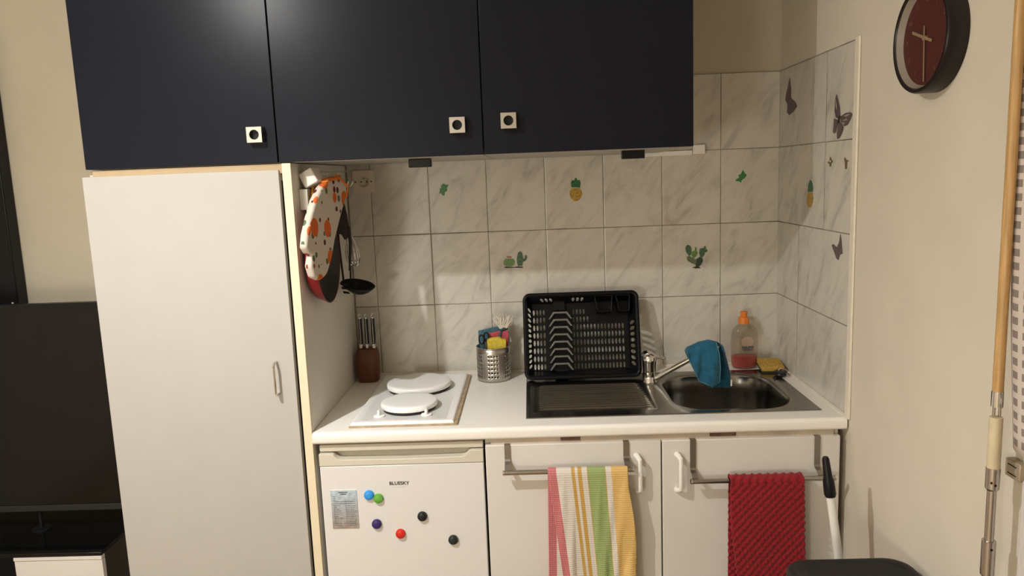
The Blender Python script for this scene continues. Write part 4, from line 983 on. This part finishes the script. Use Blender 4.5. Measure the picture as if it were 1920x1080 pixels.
# ------------------------------------------------------------------ shutter crank rod by the window
t = thing('crank_rod', 'wooden shutter crank rod with cream grip by the right edge', 'crank rod', (-.05, -1.315, -.4))
px_, py_ = -.05, -1.315
MB().tube([(px_, py_, .285), (px_, py_, 1.25)], .0088, 20).build('wooden_rod', M_BAMBOO, t, smooth=True)
MB().tube([(px_, py_, .258), (px_, py_, .286)], .0098, 16).tube([(px_-.005, py_, .236), (px_-.005, py_, .262)], .0026, 8).tube([(px_+.005, py_, .236), (px_+.005, py_, .262)], .0026, 8).build('joint', M_CHROME, t, smooth=True)
MB().tube([(px_, py_, .145), (px_, py_, .239)], .0108, 20).build('grip', mat('cream_grip', (.62, .52, .34), .5, var=.06), t, smooth=True)
MB().lathe([(.0085, .104), (.0115, .108), (.0115, .146), (.0095, .1465)], (px_, py_, 0), 20).build('clamp', M_STEEL, t, smooth=True)
MB().tube([(px_, py_, .008), (px_, py_, .106)], .0078, 16).build('steel_rod', M_STEEL, t, smooth=True)
MB().lathe([(.0085, -.06), (.0115, -.056), (.0115, .009), (.0095, .0095)], (px_, py_, 0), 20).build('clamp', M_STEEL, t, smooth=True)
MB().tube([(px_, py_, -.40), (px_, py_, -.058)], .0075, 16).build('lower_rod', M_STEEL, t, smooth=True)
dd = MB()
for z in (.117, -.004): dd.lathe([(0, 0), (.0024, 0), (.0024, .0008), (0, .0008)], (px_-.0015, py_-.0112, z), 10, 'y')
dd.lathe([(0, 0), (.0024, 0), (.0024, .0008), (0, .0008)], (px_-.007, py_-.009, .121), 10, 'y').build('screw_hole', M_BLACKM, t)
MB().tube([(px_, py_+.002, 1.25), (px_+.02, py_, 1.27), (-.002, py_, 1.27)], .004, 10).build('top_eye', M_CHROME, t, smooth=True)
# strike plate on the window casing
t = thing('wall_bracket', 'small beige metal bracket beside the window casing', 'bracket', (-.012, -1.30, .13))
MB().box(-.016, -.0005, -1.334, -1.293, .124, .157).build('plate', mat('bracket_beige', (.40, .33, .24), .4, .3), t, bevel=.002)
MB().box(-.0170, -.0158, -1.325, -1.302, .147, .1485).box(-.0170, -.0158, -1.325, -1.302, .131, .1325).build('slot', M_BLACKM, t)
# checked curtain
m = mat('checked_curtain_cloth', (.6, .56, .5), .9, var=.05); N, L, p = nodes(m)
uv = N.new('ShaderNodeUVMap'); sp = N.new('ShaderNodeSeparateXYZ'); L.new(uv.outputs[0], sp.inputs[0])
sv = mth(N, L, 'GREATER_THAN', mth(N, L, 'FRACT', mth(N, L, 'MULTIPLY', sp.outputs[1], 46)), .45); su = mth(N, L, 'GREATER_THAN', mth(N, L, 'FRACT', mth(N, L, 'MULTIPLY', sp.outputs[0], 20)), .35)
k = mth(N, L, 'MULTIPLY', sv, su)
mx = N.new('ShaderNodeMix'); mx.data_type = 'RGBA'; L.new(k, mx.inputs[0]); mx.inputs[6].default_value = (.58, .50, .44, 1); mx.inputs[7].default_value = (.23, .19, .165, 1); L.new(mx.outputs[2], p.inputs['Base Color'])
def cur(u, v):
    z = .19+1.06*v; e0 = -1.335+.022*math.sin(v*pi)*1.5
    return (-.030-.010*math.sin(u*26+v*2), e0-.55*u, z)
o = MB().grid(cur, 70, 40).build('curtain', m, smooth=True, solid=.0015, fix=False, ang=180)
tag(o, 'grey and white checked curtain at the right edge', 'curtain')

# ------------------------------------------------------------------ broom and bin
t = thing('broom', 'white broom handle with black grip leaning beside the red towel', 'broom', (-.03, -.84, -H))
TP = Vector((-.142, -.803, -.030)); BT = Vector((-.045, -.868, -.84))
dr = (BT-TP).normalized()
MB().tube([TP+dr*.085, BT], .0105, 20).build('pole', mat('white_lacquered_pole', (.80, .78, .72), .3, var=.02), t, smooth=True)
MB().tube([TP, TP+dr*.006, TP+dr*.05, TP+dr*.062, TP+dr*.095, TP+dr*.102], [.006, .0088, .0105, .0135, .0145, .0125], 20).build('grip', M_BLACK, t, smooth=True)
MB().box(-.16, -.006, -.895, -.845, -.85, -.81).build('head', M_BLACK, t, bevel=.006)
MB().box(-.157, -.009, -.893, -.847, -H+.001, -.851).build('bristles', M_BLACKM, t)
t = thing('waste_bin', 'black lidded waste bin at the lower right corner', 'bin', (-.15, -1.12, -H))
bz = -.215
rr_ = lambda cx_, cy_, a, b_, r_, n_=48: rrect(cx_, cy_, a, b_, r_, n_)
cxb, cyb, ab, bb = -.157, -1.105, .140, .150
lvb = [(-.022, -H+.001), (-.020, -H+.01), (-.004, bz-.06)]
vs = []; n = 48
for d, z in lvb: vs += [(x, y, z) for x, y in rr_(cxb, cyb, ab+d, bb+d, .05)]
fs = [tuple(range(n))[::-1]]
for i in range(len(lvb)-1):
    for k in range(n): fs.append((i*n+k, i*n+(k+1) % n, (i+1)*n+(k+1) % n, (i+1)*n+k))
MB().add(vs, fs).build('container', M_BLACK, t, smooth=True, ang=50)
lvb = [(0, bz-.061), (.002, bz-.056), (.002, bz-.010), (-.003, bz-.002), (-.010, bz), (-.018, bz-.003), (-.022, bz-.006)]
vs = []
for d, z in lvb: vs += [(x, y, z) for x, y in rr_(cxb, cyb, ab+d, bb+d, .05)]
fs = [tuple(range((len(lvb)-1)*n, len(lvb)*n))]
for i in range(len(lvb)-1):
    for k in range(n): fs.append((i*n+k, i*n+(k+1) % n, (i+1)*n+(k+1) % n, (i+1)*n+k))
MB().add(vs, fs).build('lid', mat('bin_lid_black', (.010, .009, .009), .5), t, smooth=True, ang=40)
MB().tube([(-.020, -1.035, bz-.012), (-.008, -1.035, bz-.016)], .008, 12).build('hinge_pin', M_BLACK, t, smooth=True)

# ------------------------------------------------------------------ television corner on the left
t = thing('television', 'large dark television screen left of the tall cupboard', 'television', (-2.72, -.25, -.42))
MB().box(-3.30, -2.13, -.262, -.235, -.36, .340).build('casing', M_BLACK, t, bevel=.003)
MB().box(-3.29, -2.14, -.2635, -.2625, -.337, .336).build('screen', M_GLOSSB, t)
MB().box(-3.30, -2.13, -.266, -.2625, -.3595, -.339).build('lower_bezel', mat('bezel_grey', (.018, .017, .016), .35), t, bevel=.001)
for x in (-2.535, -2.95):
    MB().tube([(x, -.25, -.365), (x, -.25, -.4285)], .006, 12).lathe([(0, 0), (.03, 0), (.03, .004), (0, .006)], (x, -.25, -.4288), 24).build('foot', M_BLACK, t, smooth=True)
t = thing('tv_bench', 'black glass topped media bench with one white drawer', 'media bench', (-2.72, -.22, -H))
MB().box(-3.32, -2.234, -.424, -.02, -.4405, -.4290).build('top', mat('black_glass', (.004, .004, .004), .06), t, bevel=.001)
b = MB(); b.box(-3.32, -2.25, -.405, -.02, -.86, -.845).box(-3.32, -3.30, -.405, -.02, -.845, -.4415).box(-2.53, -2.512, -.405, -.02, -.845, -.4415).box(-3.30, -2.53, -.04, -.02, -.845, -.4415)
b.build('body', M_BLACKM, t)
MB().box(-2.250, -2.234, -.405, -.02, -.86, -.4415).build('side_panel', mat('dark_brown_side', (.034, .026, .021), .35), t, bevel=.001)
MB().box(-2.516, -2.234, -.4255, -.4065, -.4525, -.4416).build('front_rail', M_WHITE_OLD, t, bevel=.0008)
MB().box(-2.514, -2.234, -.4245, -.4065, -.80, -.4545).build('drawer_front', M_WHITE_OLD, t, bevel=.001)
t = thing('wall_screen', 'black glossy screen mounted high at the left edge of the photo', 'screen', (-3.0, -.03, .35))
MB().box(-3.35, -2.652, -.05, .004, .300, 1.25).build('casing', M_BLACK, t, bevel=.004)
MB().box(-3.345, -2.657, -.0515, -.0505, .42, 1.245).build('screen', M_GLOSSB, t)
MB().box(-2.675, -2.668, -.0520, -.0505, .312, .318).build('indicator', mat('indicator_grey', (.5, .5, .5), .3), t)

for o in list(bpy.data.objects):
    if '_o' in o: del o['_o']
